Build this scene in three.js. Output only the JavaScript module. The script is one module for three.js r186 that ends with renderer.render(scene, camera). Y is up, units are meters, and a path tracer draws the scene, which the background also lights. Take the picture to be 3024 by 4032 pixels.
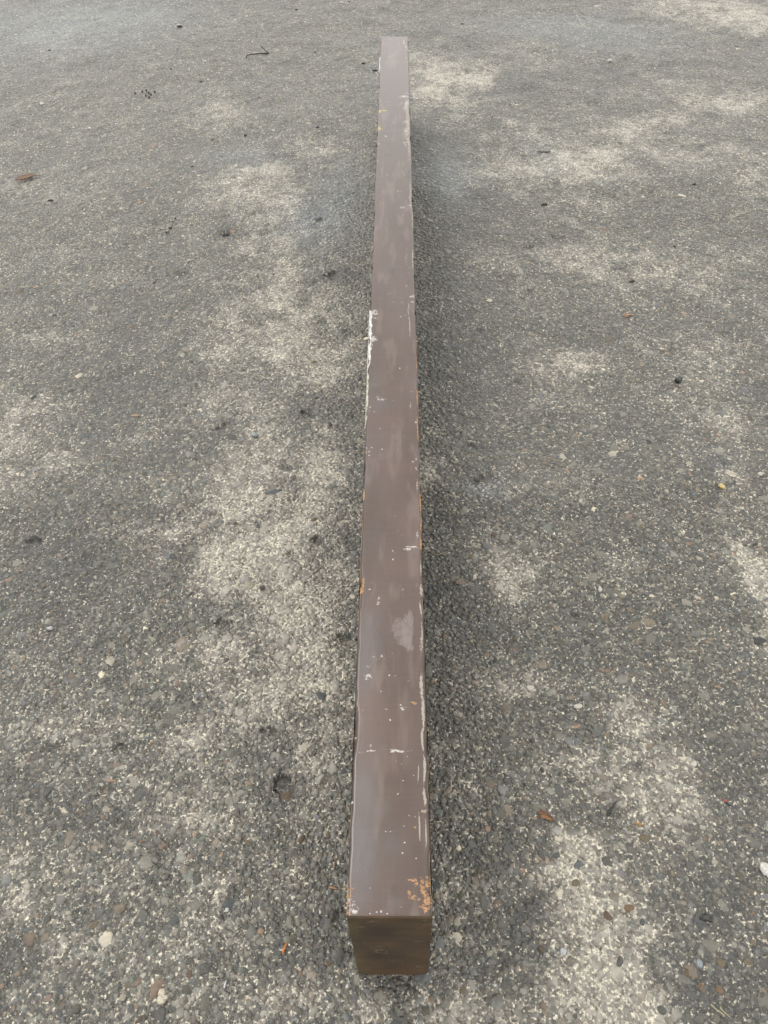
import * as THREE from 'three';
import { mergeGeometries, mergeVertices } from 'three/addons/utils/BufferGeometryUtils.js';

// ---------------------------------------------------------------- camera, sky, sun, exposure
const scene = new THREE.Scene();
const camera = new THREE.PerspectiveCamera(66.376, 768 / 1024, 0.02, 300);
camera.position.set(0, 1.659, 0);
camera.rotation.set(-0.84298, 0, -0.03414, 'XYZ');
camera.updateMatrixWorld();

const SKY = { zenith: 0.90, horizon: 1.65 };
{
  const w = 256, h = 128, d = new Float32Array(w * h * 4);
  for (let j = 0; j < h; j++) {
    const up = Math.sin(((j + 0.5) / h - 0.5) * Math.PI);
    for (let i = 0; i < w; i++) {
      const a = (i / w) * Math.PI * 2, t = Math.max(0, up);
      const cloud = 1 + 0.05 * Math.sin(a * 3 + 4 * t) + 0.04 * Math.sin(a * 5 - 9 * t + 1.3);
      const l = up > 0 ? (SKY.horizon + (SKY.zenith - SKY.horizon) * t) * cloud : SKY.horizon * 0.35;
      d.set([l * 1.005, l * 1.0, l * 0.985, 1], (j * w + i) * 4);
    }
  }
  const sky = new THREE.DataTexture(d, w, h, THREE.RGBAFormat, THREE.FloatType);
  sky.mapping = THREE.EquirectangularReflectionMapping;
  sky.magFilter = THREE.LinearFilter; sky.needsUpdate = true;
  scene.background = sky; scene.environment = sky;
}
const sun = new THREE.DirectionalLight(new THREE.Color(1.0, 0.965, 0.90), 1.0);
sun.position.set(-3.2, 8, -5.6); sun.target.position.set(0, 0, -2.5);
sun.castShadow = true; sun.shadow.radius = 52; sun.shadow.mapSize.set(2048, 2048);
Object.assign(sun.shadow.camera, { left: -5, right: 5, top: 5, bottom: -5, near: 0.5, far: 30 });
scene.add(sun, sun.target);

const renderer = new THREE.WebGLRenderer({ antialias: true });
renderer.setSize(768, 1024);
renderer.toneMapping = THREE.LinearToneMapping;
renderer.toneMappingExposure = 1.38;
renderer.shadowMap.enabled = true;

// ---------------------------------------------------------------- random numbers and noise
function rng(seed) { let a = seed >>> 0; return () => { a = (a + 0x6D2B79F5) | 0; let t = Math.imul(a ^ (a >>> 15), 1 | a); t = (t + Math.imul(t ^ (t >>> 7), 61 | t)) ^ t; return ((t ^ (t >>> 14)) >>> 0) / 4294967296; }; }
const NT = 256, NOISE = new Float32Array(NT * NT);
{ const r = rng(77); for (let i = 0; i < NOISE.length; i++) NOISE[i] = r(); }
function noise(x, y) {                                     // smooth value noise, 0..1, period 256
  const xi = Math.floor(x), yi = Math.floor(y); let fx = x - xi, fy = y - yi;
  fx = fx * fx * (3 - 2 * fx); fy = fy * fy * (3 - 2 * fy);
  const a = xi & 255, b = (xi + 1) & 255, c = (yi & 255) << 8, d = ((yi + 1) & 255) << 8;
  const p = NOISE[c + a], q = NOISE[d + a];
  const t = p + (NOISE[c + b] - p) * fx, u = q + (NOISE[d + b] - q) * fx;
  return t + (u - t) * fy;
}
function fbm(x, y, n) { let s = 0, a = 0.5, t = 0; for (let i = 0; i < n; i++) { s += a * noise(x, y); t += a; a *= 0.5; x = x * 2.03 + 17.7; y = y * 2.03 + 9.1; } return s / t; }
const sst = (a, b, x) => { x = (x - a) / (b - a); x = x < 0 ? 0 : x > 1 ? 1 : x; return x * x * (3 - 2 * x); };
const lerp = (a, b, t) => a + (b - a) * t;
const GAMMA = new Uint8Array(4097);
for (let i = 0; i <= 4096; i++) { const c = i / 4096; GAMMA[i] = Math.round(255 * (c <= 0.0031308 ? 12.92 * c : 1.055 * Math.pow(c, 1 / 2.4) - 0.055)); }
const enc = (c) => GAMMA[c <= 0 ? 0 : c >= 1 ? 4096 : (c * 4096) | 0];
function texture(data, w, h, srgb, repeat) {
  const t = new THREE.DataTexture(data, w, h, THREE.RGBAFormat, THREE.UnsignedByteType);
  t.magFilter = THREE.LinearFilter; t.minFilter = THREE.LinearFilter;
  t.wrapS = t.wrapT = repeat ? THREE.RepeatWrapping : THREE.ClampToEdgeWrapping;
  if (srgb) t.colorSpace = THREE.SRGBColorSpace;
  t.needsUpdate = true; return t;
}

// ---------------------------------------------------------------- naming
const used = {};
const numbered = (n) => { const k = used[n] = (used[n] ?? -1) + 1; return k ? n + '_' + String(k).padStart(3, '0') : n; };
function tag(o, name, label, category, group) {
  o.name = numbered(name); o.userData = { label, category }; if (group) o.userData.group = group;
  scene.add(o); return o;
}
function mesh(name, geometry, material, parent) {
  const m = new THREE.Mesh(geometry, material); m.name = name; m.castShadow = m.receiveShadow = true;
  if (parent) parent.add(m); return m;
}

// ---------------------------------------------------------------- the timber's place (used by the paving too)
const BEAM = { x: -0.01243, z: -0.32887, yaw: 0.03627, w: 0.13, h: 0.3782, len: 3.842 };
const BD = [Math.sin(BEAM.yaw), -Math.cos(BEAM.yaw)], BN = [Math.cos(BEAM.yaw), Math.sin(BEAM.yaw)];
function fromBeam(x, z) {                                   // distance from the timber's footprint, metres
  const vx = x - BEAM.x, vz = z - BEAM.z, s = vx * BD[0] + vz * BD[1], u = vx * BN[0] + vz * BN[1];
  const du = Math.max(0, Math.abs(u) - 0.065), ds = Math.max(0, -s, s - BEAM.len);
  return Math.hypot(du, ds);
}

// ---------------------------------------------------------------- stains of the asphalt, with painted beam shade and sheen: [kind, x, z, radius x, radius z, strength]
const STAINS_AND_SHADE = [
  ['dust', -0.42, -2.05, 0.20, 0.22, 0.4], ['dust', -0.30, -1.75, 0.20, 0.16, 0.4], ['dust', -0.28, -0.72, 0.16, 0.14, 0.35], ['dust', -0.36, -3.3, 0.2, 0.3, 0.35], ['dust', 0.42, -0.62, 0.14, 0.14, 0.35], ['tarShade', 0.42, -5.35, 0.22, 0.3, 0.5],
  ['dust', -0.82, -4.35, 0.124, 0.213, .5], ['dust', -0.26, -3.91, 0.137, 0.105, .5], ['dust', -0.50, -3.54, 0.192, 0.184, .6], ['dust', -0.40, -2.96, 0.133, 0.220, .6],
  ['dust', -0.34, -2.59, 0.141, 0.125, .6], ['dust', -0.19, -2.40, 0.101, 0.129, .5], ['dust', -0.43, -2.38, 0.101, 0.114, .45], ['dust', -0.53, -2.57, 0.088, 0.093, .35],
  ['dust', -1.52, -3.52, 0.173, 0.137, .25], ['dust', -0.55, -2.25, 0.098, 0.080, .3], ['dust', -0.29, -2.24, 0.146, 0.133, .5], ['dust', -0.16, -2.13, 0.079, 0.151, .5],
  ['dust', -1.19, -1.95, 0.122, 0.137, .45], ['dust', -0.94, -1.80, 0.175, 0.068, .5], ['dust', -1.10, -1.71, 0.086, 0.060, .4], ['dust', -1.15, -2.36, 0.152, 0.084, .2],
  ['dust', -0.63, -1.45, 0.066, 0.038, .75], ['dust', -0.28, -1.62, 0.151, 0.133, .55], ['dust', -0.39, -1.42, 0.181, 0.136, .75], ['dust', -0.24, -1.36, 0.115, 0.131, .65],
  ['dust', -0.37, -1.26, 0.086, 0.084, .75], ['dust', -0.28, -1.13, 0.106, 0.092, .75], ['dust', -0.14, -1.10, 0.058, 0.097, .55], ['dust', -0.39, -1.05, 0.092, 0.073, .5],
  ['dust', -0.30, -0.98, 0.134, 0.076, .65], ['dust', -0.48, -1.02, 0.103, 0.059, .4], ['dust', -0.16, -0.98, 0.056, 0.077, .5], ['dust', -0.61, -1.19, 0.073, 0.052, .25],
  ['dust', -0.29, -0.86, 0.086, 0.058, .45], ['dust', -0.15, -0.77, 0.052, 0.077, .5], ['dust', -0.79, -0.86, 0.119, 0.041, .4], ['dust', -0.42, -0.78, 0.157, 0.050, .3],
  ['dust', -0.40, -0.65, 0.119, 0.059, .35], ['dust', -0.62, -0.76, 0.156, 0.054, .2], ['dust', -0.80, -0.56, 0.058, 0.056, .4], ['dust', -0.72, -0.56, 0.077, 0.046, .25],
  ['dust', -0.73, -0.47, 0.065, 0.043, .35], ['dust', -0.45, -0.51, 0.112, 0.053, .35], ['dust', -0.33, -0.44, 0.082, 0.042, .45], ['dust', -0.24, -0.50, 0.056, 0.035, .3],
  ['dust', -0.39, -0.40, 0.054, 0.032, .3], ['dust', -0.53, -0.37, 0.053, 0.031, .35], ['dust', -0.66, -0.39, 0.071, 0.024, .35], ['dust', -0.42, -0.31, 0.069, 0.037, .4],
  ['dust', -0.22, -0.30, 0.068, 0.033, .5], ['dust', -0.06, -0.27, 0.050, 0.021, .5], ['dust', -0.71, -0.31, 0.043, 0.030, .45], ['dust', 0.35, -4.84, 0.131, 0.297, .8],
  ['dust', 0.55, -4.68, 0.166, 0.203, .75], ['dust', 0.40, -4.40, 0.086, 0.173, .6], ['dust', 0.94, -4.93, 0.158, 0.160, .3], ['dust', 2.27, -5.66, 0.315, 0.250, .7],
  ['dust', 2.38, -5.47, 0.167, 0.187, .8], ['dust', 2.02, -5.83, 0.235, 0.140, .35], ['dust', 1.84, -4.28, 0.235, 0.077, .45], ['dust', 1.90, -4.18, 0.139, 0.069, .5],
  ['dust', 1.71, -4.51, 0.147, 0.115, .35], ['dust', 1.61, -4.06, 0.182, 0.100, .35], ['dust', 0.69, -4.00, 0.205, 0.119, .4], ['dust', 1.32, -3.95, 0.157, 0.117, .45],
  ['dust', 1.10, -3.66, 0.171, 0.134, .7], ['dust', 0.84, -3.53, 0.231, 0.207, .5], ['dust', 0.68, -3.59, 0.127, 0.164, .35], ['dust', 0.86, -3.18, 0.118, 0.120, .3],
  ['dust', 0.72, -2.85, 0.202, 0.123, .3], ['dust', 0.89, -2.77, 0.252, 0.118, .3], ['dust', 1.52, -3.67, 0.128, 0.121, .35], ['dust', 1.75, -3.47, 0.102, 0.201, .4],
  ['dust', 1.12, -2.62, 0.208, 0.143, .35], ['dust', 1.45, -2.80, 0.126, 0.103, .25], ['dust', 0.56, -2.15, 0.125, 0.061, .6], ['dust', 0.69, -2.12, 0.109, 0.050, .5],
  ['dust', 1.04, -2.18, 0.125, 0.062, .45], ['dust', 1.13, -2.11, 0.092, 0.050, .4], ['dust', 0.56, -2.00, 0.060, 0.094, .35], ['dust', 1.05, -1.92, 0.088, 0.113, .3],
  ['dust', 1.03, -1.79, 0.085, 0.084, .3], ['dust', 0.14, -1.63, 0.048, 0.058, .5], ['dust', 0.41, -1.56, 0.107, 0.055, .35], ['dust', 0.33, -1.21, 0.072, 0.060, .55],
  ['dust', 0.32, -1.31, 0.074, 0.063, .4], ['dust', 1.03, -1.57, 0.047, 0.046, .5], ['dust', 0.98, -1.22, 0.048, 0.112, .8], ['dust', 0.95, -1.28, 0.049, 0.078, .5],
  ['dust', 0.94, -1.06, 0.034, 0.081, .4], ['dust', 0.27, -0.94, 0.066, 0.050, .35], ['dust', 0.35, -0.91, 0.087, 0.030, .5], ['dust', 0.55, -0.84, 0.063, 0.063, .35],
  ['dust', 0.44, -0.73, 0.061, 0.032, .55], ['dust', 0.55, -0.67, 0.074, 0.066, .55], ['dust', 0.61, -0.62, 0.058, 0.044, .4], ['dust', 0.47, -0.67, 0.059, 0.040, .35],
  ['dust', 0.30, -0.52, 0.056, 0.049, .6], ['dust', 0.36, -0.53, 0.070, 0.054, .7], ['dust', 0.40, -0.48, 0.055, 0.048, .6], ['dust', 0.35, -0.41, 0.058, 0.057, .75],
  ['dust', 0.29, -0.47, 0.046, 0.047, .4], ['dust', 0.38, -0.33, 0.056, 0.053, .75], ['dust', 0.46, -0.39, 0.048, 0.044, .5], ['dust', 0.45, -0.32, 0.047, 0.064, .55],
  ['dust', 0.35, -0.26, 0.091, 0.032, .65], ['dust', 0.28, -0.29, 0.042, 0.029, .35], ['dust', 0.20, -0.27, 0.067, 0.032, .5], ['dust', 0.11, -0.26, 0.075, 0.025, .55],
  ['dust', 0.44, -0.25, 0.050, 0.028, .5], ['dust', 0.13, -0.45, 0.041, 0.046, .3], ['dust', 0.08, -0.38, 0.035, 0.040, .35], ['dust', 0.14, -0.74, 0.046, 0.048, .3],
  ['tarShade', -0.21, -3.18, 0.159, 0.220, .5], ['tarShade', -0.13, -2.73, 0.072, 0.183, .5], ['tarShade', -0.13, -3.38, 0.083, 0.238, .35], ['tarShade', -0.08, -1.68, 0.042, 0.099, .65],  // dark blotches; rows beside the timber paint its shade along with dirt
  ['tarShade', -0.10, -1.41, 0.045, 0.135, .5], ['tarShade', -0.18, -1.36, 0.036, 0.057, .8], ['tarShade', -0.24, -1.35, 0.044, 0.036, .8], ['tarShade', -0.09, -1.12, 0.033, 0.077, .6],
  ['tarShade', -0.24, -1.92, 0.075, 0.079, .6], ['tarShade', -0.40, -2.00, 0.122, 0.066, .35], ['tarShade', -1.04, -2.45, 0.327, 0.264, .25], ['tarShade', -0.74, -2.16, 0.224, 0.179, .4],
  ['tarShade', -0.71, -1.81, 0.219, 0.096, .45], ['tarShade', -0.86, -1.44, 0.184, 0.155, .45], ['tarShade', -0.66, -1.30, 0.138, 0.087, .35], ['tarShade', -0.82, -1.16, 0.168, 0.086, .4],
  ['tarShade', -0.41, -1.13, 0.047, 0.039, .8], ['tarShade', -0.26, -0.80, 0.094, 0.042, .65], ['tarShade', -0.24, -0.70, 0.051, 0.057, .75], ['tarShade', -0.12, -0.71, 0.030, 0.073, .6],
  ['tarShade', -0.67, -0.79, 0.147, 0.031, .45], ['tarShade', -0.78, -0.70, 0.081, 0.041, .5], ['tarShade', -0.69, -0.63, 0.099, 0.039, .35], ['tarShade', -0.51, -0.61, 0.088, 0.039, .3],
  ['tarShade', -0.62, -0.35, 0.088, 0.031, .45], ['tarShade', -0.14, -0.42, 0.036, 0.045, .6], ['tarShade', -0.12, -0.37, 0.026, 0.043, .6], ['tarShade', -0.33, -0.29, 0.085, 0.028, .5],
  ['tarShade', -0.21, -0.34, 0.043, 0.015, .5], ['tarShade', -0.06, -0.30, 0.034, 0.021, .5], ['tarShade', 0.83, -4.66, 0.190, 0.281, .55], ['tarShade', 0.94, -4.39, 0.121, 0.160, .4],
  ['tarShade', 1.69, -4.72, 0.455, 0.218, .3], ['tarShade', 0.28, -3.72, 0.120, 0.418, .45], ['tarShade', 0.39, -3.30, 0.222, 0.231, .4], ['tarShade', 0.26, -2.68, 0.160, 0.422, .4],
  ['tarShade', 0.28, -2.11, 0.171, 0.248, .4], ['tarShade', 0.67, -2.38, 0.165, 0.113, .3], ['tarShade', 0.30, -1.59, 0.074, 0.041, .7], ['tarShade', 0.19, -1.43, 0.058, 0.048, .5],
  ['tarShade', 0.35, -1.46, 0.078, 0.052, .35], ['tarShade', 0.17, -1.18, 0.089, 0.095, .65], ['tarShade', 0.10, -1.12, 0.041, 0.126, .55], ['tarShade', 0.18, -1.02, 0.068, 0.066, .4],
  ['tarShade', 0.22, -0.90, 0.081, 0.046, .5], ['tarShade', 0.12, -0.72, 0.056, 0.029, .65], ['tarShade', 0.27, -0.60, 0.053, 0.027, .7], ['tarShade', 0.24, -0.43, 0.031, 0.029, .85],
  ['tarShade', 0.24, -0.37, 0.024, 0.030, .75], ['tarShade', 0.33, -0.33, 0.030, 0.034, .5], ['tarShade', 0.26, -0.78, 0.083, 0.044, .35], ['tarShade', 0.69, -0.66, 0.088, 0.130, .35],
  ['tarShade', 0.57, -0.39, 0.088, 0.136, .5], ['tarShade', 0.62, -0.27, 0.058, 0.050, .35], ['tarShade', 0.87, -1.84, 0.201, 0.130, .25], ['tarShade', 0.66, -1.37, 0.151, 0.132, .25],
  ['sheenTint', -2.03, -5.79, 0.526, 0.462, .7], ['sheenTint', -1.53, -6.02, 0.380, 0.294, .4], ['sheenTint', 1.18, -5.51, 0.371, 0.188, .5], ['sheenTint', 1.56, -5.26, 0.301, 0.200, .45],  // far rows paint the grazing sheen, nearer ones a bluish tint
  ['sheenTint', -0.21, -3.18, 0.139, 0.200, .6], ['sheenTint', 0.33, -3.57, 0.106, 0.233, .6], ['sheenTint', -0.63, -3.79, 0.157, 0.111, .35], ['sheenTint', -0.14, -3.47, 0.084, 0.269, .4],
  ['sheenTint', 0.82, -3.68, 0.086, 0.145, .3], ['sheenTint', 0.30, -1.55, 0.053, 0.040, .5],
];
// hollows where stones have been lost: [x, z, half width, half depth, millimetres deep, turn]
const HOLLOWS = [
  [-0.240, -1.903, 0.024, 0.022, 9, 0.5], [-0.499, -1.867, 0.026, 0.018, 9, -0.4], [-0.989, -1.417, 0.024, 0.017, 10, 0.4], [-0.184, -1.375, 0.020, 0.030, 10, 0.2],
  [-0.258, -1.335, 0.022, 0.020, 8, 0], [-0.413, -1.114, 0.022, 0.016, 9, 0.3], [-0.100, -1.051, 0.024, 0.020, 11, 0.6], [0.301, -1.590, 0.036, 0.024, 9, -0.2],
  [-0.236, -0.682, 0.024, 0.034, 11, 0.1], [-0.262, -0.812, 0.036, 0.014, 9, 0.35], [-0.612, -0.791, 0.020, 0.012, 8, 0], [-0.772, -0.802, 0.019, 0.012, 8, -0.3],
  [-0.228, -3.150, 0.026, 0.028, 9, 0.2], [-0.166, -2.712, 0.030, 0.032, 10, 0.3], [-0.623, -3.066, 0.030, 0.022, 9, 0], [-0.759, -2.766, 0.024, 0.020, 7, 0],
  [0.480, -1.100, 0.016, 0.014, 7, 0], [0.255, -0.440, 0.016, 0.013, 5, 0], [0.600, -0.400, 0.022, 0.010, 7, 0.2], [0.990, -1.300, 0.020, 0.018, 8, 0.3],
  [-0.145, -0.690, 0.012, 0.022, 7, 0.2], [-0.110, -0.420, 0.018, 0.016, 6, 0], [0.270, -1.730, 0.02, 0.015, 6, 0], [0.82, -0.47, 0.014, 0.02, 8, 0.3],
  [-0.70, -0.74, 0.022, 0.006, 7, 0.9], [0.52, -1.86, 0.022, 0.014, 7, 0], [0.76, -2.95, 0.03, 0.02, 8, 0.2], [0.36, -2.33, 0.02, 0.018, 7, 0], [0.63, -2.88, 0.022, 0.02, 7, 0],
];
// coarse maps of stains, painted shade and sheen, 2.5 cm cells
const SM = { x0: -3, z0: 0.4, nx: 240, nz: 300, c: 0.025 };
const MAPS = { dust: new Float32Array(SM.nx * SM.nz), tarShade: new Float32Array(SM.nx * SM.nz), sheenTint: new Float32Array(SM.nx * SM.nz) };
for (const [kind, sx, sz, rx, rz, k] of STAINS_AND_SHADE) {
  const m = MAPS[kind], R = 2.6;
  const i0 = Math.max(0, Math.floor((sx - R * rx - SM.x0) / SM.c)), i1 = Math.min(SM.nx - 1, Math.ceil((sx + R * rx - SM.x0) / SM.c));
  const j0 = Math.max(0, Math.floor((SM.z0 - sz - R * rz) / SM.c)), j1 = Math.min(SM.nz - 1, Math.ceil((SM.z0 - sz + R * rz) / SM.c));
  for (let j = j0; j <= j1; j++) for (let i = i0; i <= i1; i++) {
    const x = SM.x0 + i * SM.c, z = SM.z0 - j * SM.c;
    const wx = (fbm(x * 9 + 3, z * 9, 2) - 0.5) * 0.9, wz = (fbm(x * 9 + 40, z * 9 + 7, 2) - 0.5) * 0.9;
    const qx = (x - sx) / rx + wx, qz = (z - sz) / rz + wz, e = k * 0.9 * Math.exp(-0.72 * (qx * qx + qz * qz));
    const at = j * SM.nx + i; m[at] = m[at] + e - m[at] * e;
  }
}
for (const [hx, hz, rx, rz] of HOLLOWS) {                   // dark halo round the hollows
  const m = MAPS.tarShade, q = 2.0;
  for (let j = Math.max(0, Math.floor((SM.z0 - hz - 0.14) / SM.c)); j <= (SM.z0 - hz + 0.14) / SM.c; j++) for (let i = Math.max(0, Math.floor((hx - 0.14 - SM.x0) / SM.c)); i <= (hx + 0.14 - SM.x0) / SM.c; i++) {
    const x = SM.x0 + i * SM.c, z = SM.z0 - j * SM.c, e = 0.5 * Math.exp(-(((x - hx) / (rx * q)) ** 2 + ((z - hz) / (rz * q)) ** 2)), at = j * SM.nx + i; m[at] = m[at] + e - m[at] * e; MAPS.dust[at] *= 1 - e * 0.7;
  }
}
function stain(m, x, z) {  // reads one map
  let fx = (x - SM.x0) / SM.c, fz = (SM.z0 - z) / SM.c;
  if (fx < 0 || fz < 0 || fx >= SM.nx - 1 || fz >= SM.nz - 1) return 0;
  const i = Math.floor(fx), j = Math.floor(fz), at = j * SM.nx + i; fx -= i; fz -= j;
  const a = m[at] + (m[at + 1] - m[at]) * fx, b = m[at + SM.nx] + (m[at + SM.nx + 1] - m[at + SM.nx]) * fx;
  return a + (b - a) * fz;
}

// ---------------------------------------------------------------- the asphalt: worn stones set in bitumen
const TONES = [ // linear colour, share
  [0.090, 0.085, 0.068, 34], [0.071, 0.069, 0.061, 22], [0.114, 0.106, 0.084, 14], [0.083, 0.086, 0.086, 9], [0.125, 0.100, 0.070, 6],
  [0.150, 0.142, 0.118, 6], [0.060, 0.055, 0.048, 5], [0.130, 0.092, 0.062, 2], [0.22, 0.20, 0.155, 1.8], [0.095, 0.105, 0.085, 3], [0.20, 0.125, 0.075, 0.35], [0.40, 0.36, 0.27, 0.6]];
const TONE_SUM = TONES.reduce((s, t) => s + t[3], 0);
function tone(r) { let k = r * TONE_SUM; for (const t of TONES) if ((k -= t[3]) <= 0) return t; return TONES[0]; }
const LAYERS = [ // cell, chance, radius range in millimetres
  { cell: 0.038, chance: 0.34, r0: 7.6, r1: 13.5 }, { cell: 0.0126, chance: 0.94, r0: 3.7, r1: 7.2 }, { cell: 0.0054, chance: 1, r0: 1.6, r1: 3.1 }];

function undulation(x, z) {
  const d = sst(0.0, 0.3, fromBeam(x, z));
  return d * ((fbm(x * 1.7 + 5, z * 1.7 + 2, 2) - 0.5) * 0.016 + (fbm(x * 8 + 11, z * 8, 2) - 0.5) * 0.014) + (fbm(x * 23, z * 23 + 31, 2) - 0.5) * (0.002 + 0.003 * d) - 0.001;
}
function hollow(x, z) {                                     // metres below the surface
  let d = 0;
  for (const [hx, hz, rx, rz, mm, a] of HOLLOWS) {
    const dx = x - hx, dz = z - hz; if (Math.abs(dx) > 0.09 || Math.abs(dz) > 0.09) continue;
    const c = Math.cos(a), s = Math.sin(a), p = (dx * c + dz * s) / rx, q = (-dx * s + dz * c) / rz;
    const n = fbm(x * 70 + hx * 90, z * 70 + hz * 50, 2) - 0.5;
    const r = Math.hypot(p, q) + n * 1.7, along = p * 0.5 + q * 0.85;
    // steep on the far side, running out gently on the near one
    d = Math.max(d, mm * 0.0011 * sst(1.03, q < 0.1 ? 0.82 : 0.2, r) * Math.max(0.12, Math.min(1, 0.62 - 0.7 * along)));
  }
  return d;
}

function layBand(x0, x1, zn, zf, px, period) {
  const W = Math.round((x1 - x0) / px), H = Math.round((zn - zf) / px), N = W * H;
  const b1 = new Float32Array(N).fill(9), b2 = new Float32Array(N).fill(9), id = new Int32Array(N).fill(-1);
  const SC = [];                                            // colour, height, tilt, centre of every stone
  const PX = px * 1000;
  LAYERS.forEach((L, li) => {
    const c = L.cell, nper = period ? Math.round(period / c) : 0, cc = period ? period / nper : c;
    const i0 = period ? 0 : Math.floor(x0 / c) - 1, i1 = period ? nper - 1 : Math.ceil(x1 / c) + 1;
    const j0 = period ? 0 : Math.floor(zf / c) - 1, j1 = period ? nper - 1 : Math.ceil(zn / c) + 1;
    for (let j = j0; j <= j1; j++) for (let i = i0; i <= i1; i++) {
      const R = rng(Math.imul(i + 40009, 73856093) ^ Math.imul(j + 50021, 19349663) ^ Math.imul(li + 3, 83492791));
      R(); if (R() > L.chance) continue;
      const cx = (i + R()) * cc, cz = (j + R()) * cc, r = lerp(L.r0, L.r1, Math.pow(R(), 1.6));
      const k = 5 + Math.floor(R() * 3), a0 = R() * 6.28, asp = 1 + R() * 0.75, ta = R() * 3.14, ct = Math.cos(ta), st = Math.sin(ta);
      const nx = [], nz = []; for (let e = 0; e < k; e++) { const a = a0 + (e + (R() - 0.5) * 0.7) / k * 6.283, g = 1 / (0.78 + R() * 0.4); nx.push(Math.cos(a) * g); nz.push(Math.sin(a) * g); }
      const t = tone(R()), v = (0.70 + R() * 0.60) * (li === 2 ? 1.05 : 1), rad = r + 2.2, ext = rad * 1.45;
      const sid = SC.length / 10 | 0;
      SC.push(t[0] * v, t[1] * v, t[2] * v, (R() - 0.35) * (li === 0 ? 0.9 : 0.8), (R() - 0.5) * 0.16, (R() - 0.5) * 0.16, cx, cz, li, R());
      let u0 = Math.floor((cx - x0) / px - ext / PX), u1 = Math.ceil((cx - x0) / px + ext / PX);
      let v0 = Math.floor((zn - cz) / px - ext / PX), v1 = Math.ceil((zn - cz) / px + ext / PX);
      if (!period) { u0 = Math.max(0, u0); u1 = Math.min(W - 1, u1); v0 = Math.max(0, v0); v1 = Math.min(H - 1, v1); }
      for (let vv = v0; vv <= v1; vv++) for (let uu = u0; uu <= u1; uu++) {
        let X = (x0 + (uu + 0.5) * px - cx) * 1000, Z = (zn - (vv + 0.5) * px - cz) * 1000;
        const A = (X * ct + Z * st) * (1 / asp) * 1.15, B = -X * st + Z * ct;
        let d = Math.hypot(A, B) * 0.86; for (let e = 0; e < k; e++) { const q = A * nx[e] + B * nz[e]; if (q > d) d = q; }
        d -= r; if (d > 2.2) continue;
        const at = period ? ((vv + H * 4) % H) * W + ((uu + W * 4) % W) : vv * W + uu;
        if (d < b1[at]) { b2[at] = b1[at]; b1[at] = d; id[at] = sid; } else if (d < b2[at]) b2[at] = d;
      }
    }
  });
  const color = new Uint8Array(N * 4), bump = new Uint8Array(N * 4), height = new Float32Array(N);
  for (let vv = 0, at = 0; vv < H; vv++) for (let uu = 0; uu < W; uu++, at++) {
    const x = x0 + (uu + 0.5) * px, z = zn - (vv + 0.5) * px, s = id[at] * 10, sd = b1[at], gap = (b2[at] - sd) * 0.5;
    const n1 = noise(x * 420, z * 420), n2 = noise(x * 150 + 7, z * 150), n3 = fbm(x * 34 + 2, z * 34, 2), n4 = noise(x * 800 + 3, z * 800);
    let dust = period ? 0.12 : stain(MAPS.dust, x, z), tarShade = period ? 0.25 : stain(MAPS.tarShade, x, z), sheenTint = period ? 0.15 : stain(MAPS.sheenTint, x, z);
    const big = fbm(x * 3.1 + 8, z * 3.1, 3), mid = fbm(x * 11 + 1, z * 11 + 5, 3);
    dust = Math.max(0, dust * 0.95 + ((mid - 0.5) * 1.1 + (n3 - 0.5) * 0.7 + (big - 0.5) * 0.3) * (0.45 + dust * 0.9) + 0.05);
    tarShade = Math.max(0, tarShade * (0.6 + 0.8 * n3) + (0.5 - big) * 0.3 + (n3 - 0.55) * 0.3);
    if (dust > 1) dust = 1; if (tarShade > 1) tarShade = 1;
    const pit = period ? 0 : hollow(x, z);
    let r, g, b, h;
    const inside = s >= 0 && sd < 0, de = inside ? Math.min(-sd, gap) : 0;
    if (inside) {
      const e = 1 - Math.exp(-de / 0.8);
      h = SC[s + 3] + (SC[s + 4] * (x - SC[s + 6]) + SC[s + 5] * (z - SC[s + 7])) * 1000 + 1.15 * e - 0.3 + (n2 - 0.5) * 0.35 + (n1 - 0.5) * 0.18;
      const v = 0.74 + 0.34 * n1 + 0.22 * n2;
      r = SC[s] * v; g = SC[s + 1] * v; b = SC[s + 2] * v;
      const film = Math.min(0.8, tarShade * (0.6 + 0.5 * n3)); r = lerp(r, 0.034, film); g = lerp(g, 0.035, film); b = lerp(b, 0.034, film);  // dark film from tar and the painted beam shade
      const own = SC[s + 9], k = Math.min(0.85, sst(own * 0.6 - 0.25, own * 0.6 + 0.62, dust) * (0.5 + 0.45 * n2) + sheenTint * 0.15);   // some stones hold the dust, some are swept clean
      const dv = 0.82 + 0.36 * ((own * 7.3) % 1); r = lerp(r, 0.305 * dv, k); g = lerp(g, 0.282 * dv, k); b = lerp(b, 0.240 * dv, k);
      const rim = sst(0.62, 0.05, de) * (0.78 - 0.42 * dust);                 // bitumen round the stone
      r = lerp(r, 0.038, rim); g = lerp(g, 0.037, rim); b = lerp(b, 0.034, rim);
    } else { h = -0.95 + (n2 - 0.5) * 0.6; r = 0.045 + 0.02 * n1; g = 0.044 + 0.019 * n1; b = 0.040 + 0.016 * n1; const k = dust * 0.5 * (0.4 + 1.2 * n2); r = lerp(r, 0.34, k); g = lerp(g, 0.305, k); b = lerp(b, 0.25, k); }
    // pale sand lodged in the joints
    const n5 = noise(x * 230 + 50, z * 230 + 90);
    const lodged = 0.08 + 0.40 * dust + 0.16 * (n3 - 0.5) - 0.14 * tarShade;
    const sand = sst(0.60, 0.74, n5 * 0.62 + n4 * 0.22 + n1 * 0.16 + lodged * 0.42 - 0.07) * sst(0.75, 0.1, de);
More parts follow.
